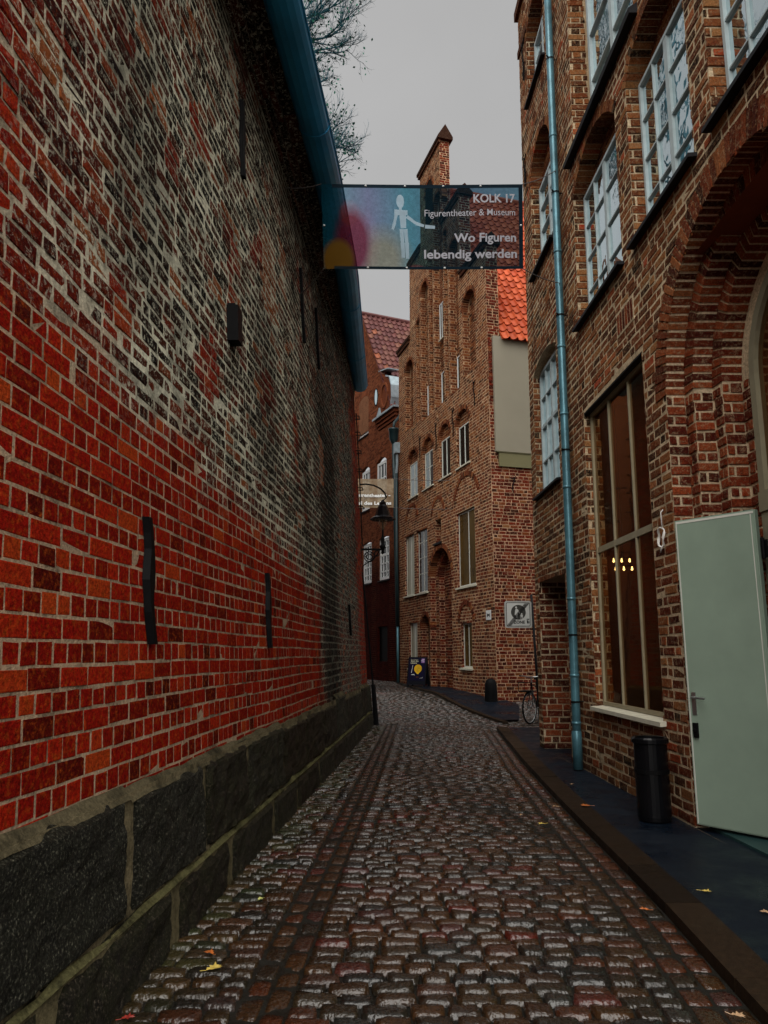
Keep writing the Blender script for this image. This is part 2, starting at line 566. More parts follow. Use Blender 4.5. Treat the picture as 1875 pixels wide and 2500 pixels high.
# ================================================================== LEFT BUILDING
LB = thing('brick_building', 'long brick building left of the lane, red at its foot and blackened above', 'building', (XL(8) - .3, 8, 0))
L_END = 17.2
LTOP = 7.75
def zoneL(s, h):
    b = 2.98 - 0.085 * (s - 2.7) + 0.30 * mnoise.noise(Vector((s * 1.1, h * 1.3, 0))) + 0.34 * mnoise.noise(Vector((s * 4, h * 4, 3)))
    z = sst(b - 0.15, b + 0.40, h)
    z *= 1 - 0.6 * sst(.25, .5, mnoise.noise(Vector((s * 1.7, h * 1.5, 14))))
    if s < 4.6:
        z *= 1 - 0.5 * sst(4.6, 2.4, s + .6 * mnoise.noise(Vector((s * 2, h * 2, 8)))) * sst(6.2, 4.4, h)
    if s > 10.5:
        z = max(z, sst(10.3, 11.2, s + .5 * mnoise.noise(Vector((s, h * 2, 7)))) * 0.85)
    if s > 14.8:
        z = min(z, 1 - 0.75 * sst(15.2, 16.4, s + .3 * mnoise.noise(Vector((0, h * 2, 1)))))
    return z
def soot_darkL(s, h):
    n = mnoise.noise(Vector((s * 0.6, h * 0.45, 5)))
    k = 0.0
    e = 11.9 + 0.12 * (h - 3) + 0.25 * n
    k = max(k, 1.0 * (1 - sst(0.45, 1.5, abs(s - e))) * (1 - sst(5.0, 6.6, h)))
    e2 = 9.7 + .3 * n
    k = max(k, 0.6 * (1 - sst(.2, .9, abs(s - e2))) * sst(2.0, 3.0, h) * (1 - sst(4.0, 5.0, h)))
    k = max(k, 0.55 * sst(0.12, 0.5, n) * sst(2.6, 3.6, h))
    k = max(k, 0.75 * sst(6.6, 7.6, h + .3 * n))  # plain darkening towards the wall top, below the cornice
    return k
PATCH = [(7.4, 8.1, 5.25, 6.25), (8.3, 8.6, 5.9, 6.6), (4.3, 4.55, 5.15, 5.35), (5.05, 5.4, 6.5, 6.7), (6.2, 6.5, 5.3, 5.5), (5.6, 5.9, 4.4, 4.6), (3.4, 3.75, 3.5, 3.7), (2.9, 3.2, 4.2, 4.4),
         (7.0, 7.25, 4.1, 4.3), (8.4, 8.7, 3.9, 4.2), (4.7, 5.0, 4.0, 4.15), (11.2, 11.6, 4.2, 4.9), (3.9, 4.2, 5.4, 5.6), (5.9, 6.2, 3.3, 3.45), (6.3, 6.6, 6.9, 7.3), (9.0, 9.3, 3.1, 3.3)]
def attL(s, h):
    z = zoneL(s, h)
    r = rnd.random()
    so = soot_darkL(s, h) * rnd.uniform(0.75, 1.0)
    for a, b, c, d in PATCH:
        if a < s < b and c < h < d:
            return (1.0, 1.0, 0.0)
    if z > .5:
        r = min(r ** 1.5, 0.93) if rnd.random() < .98 else 1.0
    return (r, z, so)
def jL(s, h):
    z = zoneL(s, h)
    return 0.0135 + 0.0145 * (z if s < 10.5 else z * .6)
mb = MB()
BS0 = -3.0
bricks(mb, PL, 1.2, L_END, 0.80, 3.1, (), 0.1015, 0.262, 0.012, 0.0018, 'english', attL, jit=0.003, wav=0.006, jf=jL, pj=0.45, bev=0.004)
bricks(mb, PL, 1.2, L_END, 3.1, LTOP, (), 0.096, 0.255, 0.02, 0.0035, 'monk', attL, jit=0.010, wav=0.014, jf=jL)
# mortar bed as a grid so its colour can follow the old and new masonry
ys = [1.2 + i * 0.2 for i in range(int((L_END - 1.2) / 0.2) + 1)]
if ys[-1] < L_END: ys.append(L_END)
hs = [0.0 + i * 0.15 for i in range(int(LTOP / 0.15) + 2)]
o0 = len(mb.v)
for y in ys:
    for h in hs:
        mb.v.append(PL(y, h, 0.0))
        mb.a.append((0.5, zoneL(y, h), max(soot_darkL(y, h) * 0.8, .72 * sst(9.5, 12.0, y))))
nh = len(hs)
for i in range(len(ys) - 1):
    for j in range(nh - 1):
        mb.f.append((o0 + i * nh + j, o0 + (i + 1) * nh + j, o0 + (i + 1) * nh + j + 1, o0 + i * nh + j + 1))
        mb.m.append(1)
# plain run behind the camera, end wall round the corner
mb.quad(PL(BS0, 0, .008), PL(1.2, 0, .008), PL(1.2, LTOP, .008), PL(BS0, LTOP, .008), 0, (0.5, 0.6, 0.2))
def PLE(s, h, o):
    return (XL(L_END, h) - 0.10 - s, L_END + o, h)
mb.quad(PLE(0, 0, 0), PLE(9, 0, 0), PLE(9, 11, 0), PLE(0, LTOP, 0), 1, (0.5, 0.5, 0.1))
bricks(mb, PLE, 0.0, 4.0, 0.8, LTOP, (), 0.1, 0.27, 0.02, 0.012, 'monk', lambda s, h: (rnd.random(), 0.6, 0.1))
mb.build('wall', [M_bL, M_mL], LB)

# granite plinth: big rough blocks over a projecting footing
def stone_mat(name, a, b, moss):
    m, nt, bs = new_mat(name)
    p = geo(nt)
    r, z, so = attr(nt)
    k = ramp(nt, r, [(0.0, a), (1.0, b)])
    n = nz(nt, p, 75, 4, 0.7)
    k = mix(nt, 1.0, k, ramp(nt, n, [(0.35, 0.2), (0.52, 0.9), (0.60, 3.0), (0.70, 12.0)]), 'MULTIPLY')
    k = mix(nt, mth(nt, 'MULTIPLY', z, ramp(nt, nz(nt, p, 9, 4), [(0.35, 0.1), (0.6, 1.0)])), k, moss)
    setp(nt, bs, k, ramp(nt, nz(nt, p, 12, 3), [(0.3, 0.4), (0.7, 0.8)]), 0, 0.14, bump(nt, nz(nt, p, 40, 6, 0.75), 1.0, 0.035))
    return m
M_stone = stone_mat('granite', (0.012, 0.007, 0.005), (0.022, 0.024, 0.018), (0.035, 0.042, 0.010))
M_stonej = mortar_mat('plinth_mortar', (0.26, 0.21, 0.13), (0.065, 0.072, 0.02), (0.012, 0.012, 0.008), 1.0)
mb = MB()
def rough_block(mb, P, a, b, h0, h1, o, at, amp=0.024, nx=16, ny=14, topo=None):
    vs = []; fs = []
    for j in range(ny + 1):
        for i in range(nx + 1):
            u, v = i / nx, j / ny
            s = a + (b - a) * u
            tl = h1 + (0.025 * mnoise.noise(Vector((s * 3, a, 2))) if v == 1 else 0)
            h = h0 + (tl - h0) * v
            e = min(u, 1 - u) * (b - a)
            f = min(v, 1 - v) * (h1 - h0)
            ed = 1 - min(1, min(e, f) / 0.045)
            oo = o - 0.055 * ed ** 2 + amp * mnoise.noise(Vector((s * 7, h * 7, 1))) + amp * .6 * mnoise.noise(Vector((s * 17, h * 17, 4)))
            if i in (0, nx): s += rnd.uniform(-.008, .008)
            vs.append(P(s + (0.012 * mnoise.noise(Vector((h * 9, s, 3))) if i in (0, nx) else 0), h + (0.015 * mnoise.noise(Vector((s * 8, h, 6))) if j in (0, ny) else 0), oo))
    for j in range(ny):
        for i in range(nx):
            k = j * (nx + 1) + i
            fs.append((k, k + 1, k + nx + 2, k + nx + 1))
    mb.add(vs, fs, 0, at)
joints = [-3, -1.2, 0.6, 2.2, 3.94, 5.13, 6.25, 7.65, 8.9, 10.3, 11.6, 12.8, 14.0, 15.3, 16.3, L_END]
for a, b in zip(joints, joints[1:]):
    top = 0.84 + rnd.uniform(-.04, .06)
    rough_block(mb, PL, a + .007, b - .007, 0.275, top, 0.075, (rnd.random() if a < 3 else rnd.random() * .6, 0.25 if a > 5 else 0.08, 0))
    # sloping mortar fillet between block and brick
    n = 8
    for i in range(n):
        s0_ = a + (b - a) * i / n; s1_ = a + (b - a) * (i + 1) / n
        t0 = 0.025 * mnoise.noise(Vector((s0_ * 3, 1, 2))); t1 = 0.025 * mnoise.noise(Vector((s1_ * 3, 1, 2)))
        mb.quad(PL(s0_, top - .03 + t0, .06), PL(s1_, top - .03 + t1, .06), PL(s1_, top + .035 + t1, .006), PL(s0_, top + .035 + t0, .006), 1, (0.5, 0.3, 0.45))
mb.quad(PL(-3, 0.2, .045), PL(L_END, 0.2, .045), PL(L_END, 0.86, .045), PL(-3, 0.86, .045), 1, (0.5, 0.25, 0))
j2 = [-3, -1.5, .2, 1.8, 3.1, 4.5, 5.6, 7.0, 8.1, 9.6, 10.9, 12.2, 13.4, 14.7, 16.0, L_END]
for a, b in zip(j2, j2[1:]):
    rough_block(mb, PL, a + .01, b - .01, -0.12, 0.28, 0.105, (rnd.random() * .5, 0.25, 0), 0.022, 12, 7)
n = 140
for i in range(n):
    a = -3 + (L_END + 3) * i / n; b = -3 + (L_END + 3) * (i + 1) / n
    q = lambda s: 0.016 * mnoise.noise(Vector((s * 2.3, 0, 9))) + 0.008 * mnoise.noise(Vector((s * 9, 0, 2)))
    mb.quad(PL(a, .268 + q(a), .088 + q(a)), PL(b, .268 + q(b), .088 + q(b)), PL(b, .292 + q(b) * 2.5, .064), PL(a, .292 + q(a) * 2.5, .064), 1, (0.5, 0.75, 0))
mb.quad(PL(-3, -.12, .08), PL(L_END, -.12, .08), PL(L_END, .27, .08), PL(-3, .27, .08), 1, (0.5, .4, .2))
mb.quad(PLE(0, -.1, .09), PLE(4, -.1, .09), PLE(4, .84, .06), PLE(0, .84, .06), 0, (0.3, .2, 0))
mb.quad(PL(L_END, -.1, .1), PLE(0, -.1, .09), PLE(0, .84, .06), PL(L_END, .84, .07), 0, (0.3, .2, 0))
mb.build('plinth', [M_stone, M_stonej], LB, smooth=False)

# corbelled brick cornice and half-round gutter
EAVE = [(-3.0, -1.66), (3.0, -1.14), (6.4, -0.84), (8.95, -0.62), (11.8, -0.46), (16.8, -0.42), (18.0, -0.41)]
EH = 8.05
def XE(y): return lerp_tab(EAVE, y)
mb = MB()
ys = [-3 + i * 0.5 for i in range(41)] + [17.4]
steps = [(0.0, 0.0), (0.10, 0.0), (0.10, 0.09), (0.24, 0.09), (0.24, 0.18), (0.42, 0.18), (0.42, 0.27), (1.0, 0.30)]
for a, b in zip(ys, ys[1:]):
    for (f0, d0), (f1, d1) in zip(steps, steps[1:]):
        def pt(y, f, d):
            x0 = XL(y, LTOP) - .10; x1 = XE(y) - .30
            return (x0 + (x1 - x0) * f, y, LTOP + d)
        mb.quad(pt(a, f0, d0), pt(b, f0, d0), pt(b, f1, d1), pt(a, f1, d1), 0, (rnd.random() * .7, 1.0, 0.1 * rnd.random()))
    # end closure handled by the fascia
def pt(y, f, d):
    x0 = XL(y, LTOP) - .10; x1 = XE(y) - .30
    return (x0 + (x1 - x0) * f, y, LTOP + d)
mb.add([pt(17.4, f, d) for f, d in steps] + [pt(17.4, 0, .34)], [tuple(range(len(steps) + 1))], 0, (0.2, 1, .5))
mb.build('cornice', [M_bL, M_mL], LB)
mb = MB()
n = 9
for a, b in zip(ys, ys[1:]):
    def gp(y, k):
        t = math.pi * k / (n - 1)
        return (XE(y) - 0.19 - 0.19 * -math.cos(t), y, EH - 0.17 * math.sin(t))
    for k in range(n - 1):
        mb.quad(gp(a, k), gp(b, k), gp(b, k + 1), gp(a, k + 1))
mb.tube([(XE(y) + .002, y, EH + .004) for y in ys], 0.014, 6)
for yy in [1.0, 3.4, 5.8, 8.2, 10.6, 13.0, 15.4]:
    mb.tube([(XE(yy) - 0.19 - 0.194 * math.cos(math.pi * k / 8), yy, EH - 0.174 * math.sin(math.pi * k / 8)) for k in range(9)], 0.008, 5)
def gp(y, k):
    t = math.pi * k / (n - 1)
    return (XE(y) - 0.19 - 0.19 * -math.cos(t), y, EH - 0.17 * math.sin(t))
mb.add([gp(17.4, k) for k in range(n)], [tuple(range(n))])
mb.build('gutter', M_gutter, LB, smooth=True)

def tile_mat(name, stops):
    m, nt, b = new_mat(name)
    p = geo(nt)
    r, z, so = attr(nt)
    k = ramp(nt, r, stops)
    k = mix(nt, 1.0, k, ramp(nt, nz(nt, p, 4, 4), [(0.3, 0.7), (0.7, 1.15)]), 'MULTIPLY')
    setp(nt, b, k, 0.6, 0, 0.3, bump(nt, nz(nt, p, 60, 3), 0.25, 0.005))
    return m
M_tileO = tile_mat('orange_clay_tile', [(0, (0.40, 0.055, 0.014)), (1, (0.54, 0.10, 0.03))])
M_tileP = tile_mat('weathered_clay_tile', [(0, (0.085, 0.028, 0.028)), (0.6, (0.13, 0.04, 0.035)), (0.9, (0.16, 0.07, 0.05)), (1, (0.32, 0.085, 0.03))])
M_tileL = tile_mat('dark_clay_tile', [(0, (0.05, 0.02, 0.018)), (1, (0.10, 0.035, 0.025))])
def tiles(mb, Q, w, l, tw=0.24, tl=0.33, amp=0.035, lift=0.035):
    """pantiles: Q(a, b, o) maps across, up the slope and off the slope to the world"""
    nr = int(l / tl) + 1
    ncol = int(w / tw) + 1
    for r in range(nr):
        for c in range(ncol):
            at = (rnd.random(), 0, 0)
            b0 = r * tl - 0.03; b1 = min((r + 1) * tl + .02, l)
            vs = []
            K = 8
            for k in range(K + 1):
                u = k / K
                wv = amp * 1.5 * math.exp(-((u - .80) / .13) ** 2) - amp * .35 * math.sin(min(u / .6, 1) * math.pi)
                a = min((c + u) * tw, w)
                vs.append(Q(a, b0, wv + lift)); vs.append(Q(a, b1, wv + 0.0)); vs.append(Q(a, b0, wv + lift - .028))
            fs = []
            for k in range(K):
                fs.append((3 * k, 3 * k + 3, 3 * k + 4, 3 * k + 1))
                fs.append((3 * k + 2, 3 * k + 5, 3 * k + 3, 3 * k))
            mb.add(vs, fs, 0, at)
mb = MB()
sl = math.hypot(6.5, 5.2)
def QL(a, b, o):
    y = -3 + a
    return (XE(y) - 0.2 - 6.5 * b / sl + 5.2 / sl * o, y, EH + 0.03 + 5.2 * b / sl + 6.5 / sl * o)
tiles(mb, QL, 20.4, sl, 0.6, 0.6, 0.03)
mb.quad(QL(0, 0, -.03), QL(20.4, 0, -.03), QL(20.4, sl, -.03), QL(0, sl, -.03), 0, (0.3, 0, 0))
mb.quad(QL(0, sl, 0), QL(20.4, sl, 0), (-14, 17.4, 8), (-14, -3, 8), 0, (0.3, 0, 0))
mb.build('roof', M_tileL, LB)

# wrought iron wall anchors
def strap(P, s0, h0, s1, h1, w=0.045, t=0.035, bulge=True):
    mb = MB()
    n = 8
    for i in range(n):
        u, v = i / n, (i + 1) / n
        def q(u):
            ww = w * (0.75 + (0.75 * math.exp(-((u - .45) / .10) ** 2) if bulge else 0.2))
            return s0 + (s1 - s0) * u + (0.02 * math.sin(u * 7)), h0 + (h1 - h0) * u, ww
        a, b = q(u), q(v)
        mb.hexa([P(a[0] - a[2], a[1], .005), P(a[0] + a[2], a[1], .005), P(b[0] + b[2], b[1], .005), P(b[0] - b[2], b[1], .005),
                 P(a[0] - a[2] * .8, a[1], t + .01), P(a[0] + a[2] * .8, a[1], t + .01), P(b[0] + b[2] * .8, b[1], t + .01), P(b[0] - b[2] * .8, b[1], t + .01)])
    return mb
for (s0, h0, s1, h1, w) in ((4.20, 2.32, 4.28, 1.60, .040), (7.24, 2.32, 7.28, 1.60, .045), (14.1, 2.45, 14.2, 1.88, .05), (6.60, 7.05, 6.60, 6.20, .045), (9.75, 6.95, 9.9, 5.9, .05), (11.3, 7.1, 11.4, 6.1, .05)):
    strap(PL, s0, h0, s1, h1, w).build('wall_anchor', M_black, LB)
mb = MB()
mb.box(PL, 6.03, 6.17, 4.22, 4.55, 0.0, 0.10)
mb.box(PL, 6.05, 6.15, 4.55, 4.575, 0.0, 0.07)
mb.build('vent_box', M_black, LB)
# iron rungs and a service cable near the far corner
mb = MB()
for h in (4.9, 5.35, 5.8, 6.25, 6.7, 7.1):
    mb = MB()
    mb.tube([PL(16.9, h, 0), PL(16.9, h, .12), PL(17.15, h, .12), PL(17.15, h, 0)], .012, 5)
    mb.build('iron_rung', M_black, LB)
mb = MB()
mb.tube([PL(17.0, 7.2, .05), PL(17.02, 5.6, .06), PL(17.0, 4.0, .05)], .014, 5)
mb.build('service_cable', M_black, LB)

# ================================================================== RIGHT BUILDING
RB = thing('brick_house', 'tall brown brick house on the right with arched portal, white windows and zinc downpipe', 'house', (3.0, 8, 0))
RTOP = 16.5
R0, R1 = 1.0, 13.05
opDoor = Op(11.1, 12.75, 0.0, 2.75)
opBig = Op(7.68, 9.85, 0.85, 4.82)
opE = Op(11.15, 12.72, 4.2, 6.45, 6.62)
opA = Op(8.08, 9.88, 6.08, 8.12, 8.55)
opB = Op(6.15, 7.68, 6.08, 8.12, 8.55)
opC = Op(4.25, 5.78, 6.10, 8.12, 8.55)
opD = Op(11.0, 12.42, 8.2, 10.1, 10.65)
opD2 = Op(11.15, 12.4, 11.75, 13.2, 13.6)
opF = Op(7.3, 9.75, 8.9, 12.4, 13.2)
opG = Op(3.6, 6.4, 8.9, 12.4, 13.2)
cP = 5.57
opP = Op(cP - 1.55, cP + 1.55, 0.0, 4.1, 5.62)
opsR = [opDoor, opBig, opE, opA, opB, opC, opD, opD2, opF, opG, opP]
def attR(s, h):
    z = 0.0
    if h < 2.6 and s < 8.5 and rnd.random() < .5:
        z = 0.7
    return (rnd.random() ** 0.9, z, 0.35 * sst(0.9, 0.1, h) + 0.15 * max(0, mnoise.noise(Vector((s * .8, h * .8, 2)))))
mb = MB()
bricks(mb, PR, 2.6, R1, 0.0, RTOP, opsR, 0.102, 0.275, 0.024, 0.004, 'monk', attR, jit=0.007, wav=0.010)
panel(mb, PR, R0, R1, -0.1, RTOP, opsR, 1, lambda s, h: (0.5, 0.2, 0.25 * sst(0.9, 0.1, h)))
attRed = lambda s, h: (rnd.random(), 0.85, 0.0)
# far end wall and near end wall
mb.quad(PR(R1, -.1, 0), (12, R1, -.1), (12, R1, RTOP), PR(R1, RTOP, 0), 1, (0.5, 0.2, 0))
def PRE(s, h, o): return (XR(R1, h) + s, R1 + o, h)
bricks(mb, PRE, 0.0, 2.5, 0.0, 6.0, (), 0.102, 0.275, 0.02, 0.012, 'monk', attR)
mb.quad(PR(R0, -.1, 0), (12, R0, -.1), (12, R0, RTOP), PR(R0, RTOP, 0), 1, (0.5, 0.2, 0))
mb.quad((12, R0, -.1), (12, R1, -.1), (12, R1, RTOP), (12, R0, RTOP), 1, (0.5, 0.2, 0))
# window niches
for op, d in ((opA, .23), (opB, .23), (opC, .23), (opD, .22), (opD2, .22), (opF, .26), (opG, .26)):
    reveal(mb, PR, op, d, 0.102, attR)
    ring(mb, PR, op, d, 0.125, 0.012, 0.085, attR)
    Pb = lambda s, h, o, d=d: PR(s, h, o - d)
    bricks(mb, Pb, op.s0, op.s1, op.hs - .35, op.hc, (), 0.102, 0.275, 0.02, 0.012, 'monk', attR)
    panel(mb, Pb, op.s0, op.s1, op.hb, op.hc, (), 1)
for op, d in ((opE, .20), (opBig, .14)):
    reveal(mb, PR, op, d, 0.102, attR)
# deep side doorway
reveal(mb, PR, opDoor, .55, 0.102, attRed)
Pb = lambda s, h, o: PR(s, h, o - .55)
panel(mb, Pb, opDoor.s0, opDoor.s1, 0, 2.75, (), 1, lambda s, h: (0.5, 0.1, 0.93))  # back painted near black, standing for the unlit interior
# stepped portal: three orders
d1 = 0.19
ops_p = [opP, Op(cP - 1.36, cP + 1.36, 0, 4.1, 5.44), Op(cP - 1.17, cP + 1.17, 0, 4.1, 5.25), Op(cP - 1.0, cP + 1.0, 0, 4.1, 5.08)]
for k in range(3):
    Pk = lambda s, h, o, k=k: PR(s, h, o - d1 * k)
    reveal(mb, Pk, ops_p[k], d1, 0.102, attRed, joint=0.022)
    ring(mb, Pk, ops_p[k], d1, 0.178 if k else 0.25, 0.012, 0.088, attRed if k else (lambda s, h: (rnd.random(), .5, 0.0)), joint=0.024)
    Pn = lambda s, h, o, k=k: PR(s, h, o - d1 * (k + 1))
    panel(mb, Pn, ops_p[k].s0, ops_p[k].s1, 0, ops_p[k].hc, [ops_p[k + 1]], 1, lambda s, h: (0.5, 0.3, 0.0))
    # header bricks on the face of each order beside the opening
    for sgn in (-1, 1):
        a = cP + sgn * (ops_p[k + 1].w); b = cP + sgn * ops_p[k].w
        bricks(mb, Pn, min(a, b), max(a, b), 0, 4.1, (), 0.102, 0.19, 0.02, 0.012, 'english', attRed, wav=0)
# blocked putlog panel of soldier bricks
Pn = lambda s, h, o: PR(s, h, o + .004)
mb.box(PR, 7.82, 8.38, 5.27, 5.57, -.01, .0085, 1, (.5, .2, 0))
for i in range(6):
    a = 7.85 + i * 0.087
    mb.box(Pn, a, a + .058, 5.30, 5.54, -.01, .011, 0, (rnd.random(), .8, 0))
mb.build('wall', [M_bR, M_mR], RB)

mb = MB()
mb.box(PR, 12.3, 13.07, 13.4, 13.55, -.05, 0.03, 0, (0.3, 0, .3))
mb.box(PR, 11.9, 13.09, 14.3, 14.5, -.05, 0.07, 0, (0.3, 0, .3))
mb.box(PR, 2.0, 13.2, RTOP - .15, RTOP, -.05, 0.16, 0, (0.3, 0, .3))
mb.build('cornice', [M_bR], RB)
mb = MB()
def QR(a, b, o):
    y = R0 - .1 + a
    return (XR(y, RTOP) - .25 + 4.6 * b / 6.5, y, RTOP + 4.6 * b / 6.5 + o)
tiles(mb, QR, 12.3, 6.5, 0.6, 0.6, 0.03)
mb.quad(QR(0, 0, -.03), QR(12.3, 0, -.03), QR(12.3, 6.5, -.03), QR(0, 6.5, -.03), 0, (.3, 0, 0))
mb.quad(QR(0, 6.5, 0), QR(12.3, 6.5, 0), (12, 13.2, RTOP), (12, .9, RTOP), 0, (.3, 0, 0))
mb.build('roof', M_tileL, RB)
# dark lead ledge under the upper window
mb = MB()
mb.hexa([PR(7.2, 8.70, -.02), PR(9.98, 8.70, -.02), PR(9.98, 8.86, -.02), PR(7.2, 8.86, -.02),
         PR(7.2, 8.70, .10), PR(9.98, 8.70, .10), PR(9.98, 8.76, .11), PR(7.2, 8.76, .11)])
mb.build('ledge', M_lead, RB)

# casement windows
for op in (opA, opB, opC):
    window(PR, RB, op.s0 + .02, op.s1 - .02, op.hb + .04, 8.14, -.14, M_frameR, M_glR, 0.045,
           [(0.5, 0.085), (0.74, 0.016)], [(0.25, .018), (0.5, .022), (0.75, .018)], 0.06, sill=(op.s0 - .05, op.s1 + .04, 0.045, -.22, 0.09), sill_m=M_lead)
window(PR, RB, opD.s0 + .02, opD.s1 - .02, opD.hb + .04, 10.0, -.14, M_frameR, M_glR, 0.06, [(0.5, .09)], [.25, .5, .75], 0.08, sill=(opD.s0 - .05, opD.s1 + .04, .045, -.22, .09), sill_m=M_lead)
window(PR, RB, opD2.s0 + .02, opD2.s1 - .02, opD2.hb + .04, 13.1, -.14, M_frameR, M_glR, 0.06, [(0.5, .09)], [.33, .66], 0.08, sill=(opD2.s0 - .05, opD2.s1 + .04, .045, -.22, .08), sill_m=M_lead)
for op in (opF, opG):
    window(PR, RB, op.s0 + .3, op.s1 - .3, op.hb + .04, 12.0, -.18, M_frameR, M_glR, 0.07, [(0.5, .1)], [.25, .5, .75], 0.08)
window(PR, RB, opE.s0 + .02, opE.s1 - .02, opE.hb + .04, 6.5, -.11, M_frameR, M_glR, 0.055, [(0.5, .08), .25, .75], [(0.55, .06), .27, .78], 0.08, sill=(opE.s0 - .04, opE.s1 + .04, .04, -.2, .07), sill_m=M_lead)
window(PR, RB, opBig.s0 + .01, opBig.s1 - .01, opBig.hb + .05, 4.80, -.08, M_frameBig, M_glBig, 0.045, [(0.333, .026), (0.667, .026)], [(0.512, .075)], 0.05, sill=(opBig.s0 - .06, opBig.s1 + .06, .05, -.14, .07), sill_m=M_sillpale)
# dark timber lintel above the big window
mb = MB()
mb.box(PR, opBig.s0 - .1, opBig.s1 + .02, 4.80, 4.93, -.13, -.004)
mb.build('lintel', M_lead, RB)

# portal glazing: fanlight above the transom, door posts below
Pd = lambda s, h, o: PR(s, h, o - 3 * d1)
mb = MB()
a, b = cP - 1.0, cP + 1.0
mb.box(Pd, a, b, 2.80, 2.98, -.07, .035)
fr = []
n = 22
op3 = Op(a, b, 2.9, 4.1, 5.08)
prev = None
for i in range(n + 1):
    t = math.pi * i / n
    fr.append((cP + 1.0 * math.cos(t), 4.1 + 0.98 * math.sin(t), cP + 0.91 * math.cos(t), 4.1 + 0.89 * math.sin(t)))
for p, q in zip(fr, fr[1:]):
    mb.prism(Pd, [(p[0], p[1]), (q[0], q[1]), (q[2], q[3]), (p[2], p[3])], -.06, .02)
for x in (a, b - .09):
    mb.box(Pd, x, x + .09, 2.98, 4.1, -.06, .02)
mb.box(Pd, cP - .03, cP + .03, 2.98, 4.98, -.05, .012)
fan = mb.build('fanlight', M_doorframe, RB)
g = MB()
for i in range(12):
    x0 = a + .04 + (1.92) * i / 12; x1 = a + .04 + 1.92 * (i + 1) / 12
    g.quad(Pd(x0, op3.top(x0) - .03, -.025), Pd(x1, op3.top(x1) - .03, -.025), Pd(x1, 2.9, -.025), Pd(x0, 2.9, -.025))
g.build('pane', M_glBig, fan)
mb = MB()
mb.box(Pd, a, a + .10, 0, 2.80, -.07, .02)
mb.box(Pd, b - .10, b, 0, 2.80, -.07, .02)
mb.box(Pd, cP - .04, cP + .04, 0, 2.80, -.06, .0)
mb.build('door_frame', M_doorframe, RB)
mb = MB()
mb.box(Pd, b - .30, b - .10, 0.0, 2.80, -.05, .0)
mb.box(Pd, a + .1, cP - .04, 0.0, 2.80, -.09, -.04)
mb.build('door_panel', M_black, RB)
# open leaf
hx, hy = PR(6.43, 0, -.45)[:2]
fx, fy = PR(7.04, 0, .0)[:2]
dl = Vector((fx - hx, fy - hy, 0))
wl = dl.length
dl.normalize()
dn = Vector((-dl.y, dl.x, 0))
if dn.x > 0: dn = -dn
def PD(s, h, o): return (hx + dl.x * s + dn.x * o, hy + dl.y * s + dn.y * o, h)
mb = MB()
mb.box(PD, 0.0, wl, 0.05, 2.80, -.028, .028)
mb.box(PD, 0.012, wl - .012, 0.06, 2.785, .028, .034)
leaf = mb.build('door', M_door, RB)
mb = MB()
mb.box(PD, .035, .042, .09, 2.76, .0335, .0365)
mb.box(PD, wl - .022, wl - .012, .06, 2.785, .034, .037)
mb.box(PD, .012, wl - .022, 2.765, 2.785, .034, .037)
mb.build('edge_strip', M_whiteC, leaf)
mb = MB()
mb.box(PD, wl - .085, wl - .045, 1.00, 1.20, .034, .042)
mb.tube([PD(wl - .065, 1.155, .034), PD(wl - .065, 1.155, .085), PD(wl - .075, 1.155, .092), PD(wl - .20, 1.150, .092)], .011, 8)
mb.build('handle', M_steel, leaf)
mb = MB()
mb.box(PD, wl - .088, wl - .042, 0.80, 0.93, .034, .055)
mb.tube([PD(wl - .065, .865, .05), PD(wl - .065, .865, .075)], .014, 10)
mb.build('lock', M_black, leaf)
mb = MB()
for h in (0.4, 2.45):
    mb = MB()
    mb.tube([PD(-.03, h - .09, .0), PD(-.03, h + .09, .0)], .018, 8)
    mb.box(PD, -.06, .05, h - .08, h + .08, -.034, -.028)
    mb.build('hinge', M_black, leaf)
mb = MB()
mb.box(PD, .10, .50, 2.70, 2.76, -.07, -.03)
mb.build('door_closer', M_black, leaf)
# threshold plate
mb = MB()
mb.hexa([PR(4.0, -.05, -.9), PR(7.1, -.05, -.9), PR(7.1, .035, -.9), PR(4.0, .035, -.9), PR(4.0, -.05, -.12), PR(7.1, -.05, -.12), PR(7.1, .022, -.12), PR(4.0, .022, -.12)])
mb.build('threshold', M_step, RB)
# room behind the glass
mb = MB()
rx0 = 2.97; rx1 = 7.5
mb.add([(rx0, 1.1, .01), (rx1, 1.1, .01), (rx1, 10.9, .01), (rx0, 10.9, .01), (rx0, 1.1, 5.3), (rx1, 1.1, 5.3), (rx1, 10.9, 5.3), (rx0, 10.9, 5.3)],
       [(0, 1, 2, 3), (4, 5, 6, 7), (1, 2, 6, 5), (0, 1, 5, 4), (2, 3, 7, 6)])
mb.build('room', M_room, RB)
for (x, y, z) in ((3.42, 10.60, 2.90), (3.38, 10.40, 2.76)):
    t = thing('ceiling_lamp', '%s row of small warm bulbs glowing behind the middle pane of the tall window' % ('lower' if z < 2.8 else 'upper'), 'lamp', (x, y, z), 'lamps inside the tall window')
    mb = MB()
    mb.tube([(x, y, z), (x, y, 5.29)], .008, 5)
    mb.tube([(x - .13, y + .02, z), (x + .13, y - .02, z)], .012, 5)
    mb.build('stem', M_black, t)
    for k in (-1, 0, 1):
        g = MB()
        g.lathe((x + .11 * k, y - .015 * k, z - .05), [(0, -.018), (.013, -.011), (.018, 0), (.013, .011), (.008, .05)], 8)
        g.build('bulb', M_bulb, t, smooth=True)

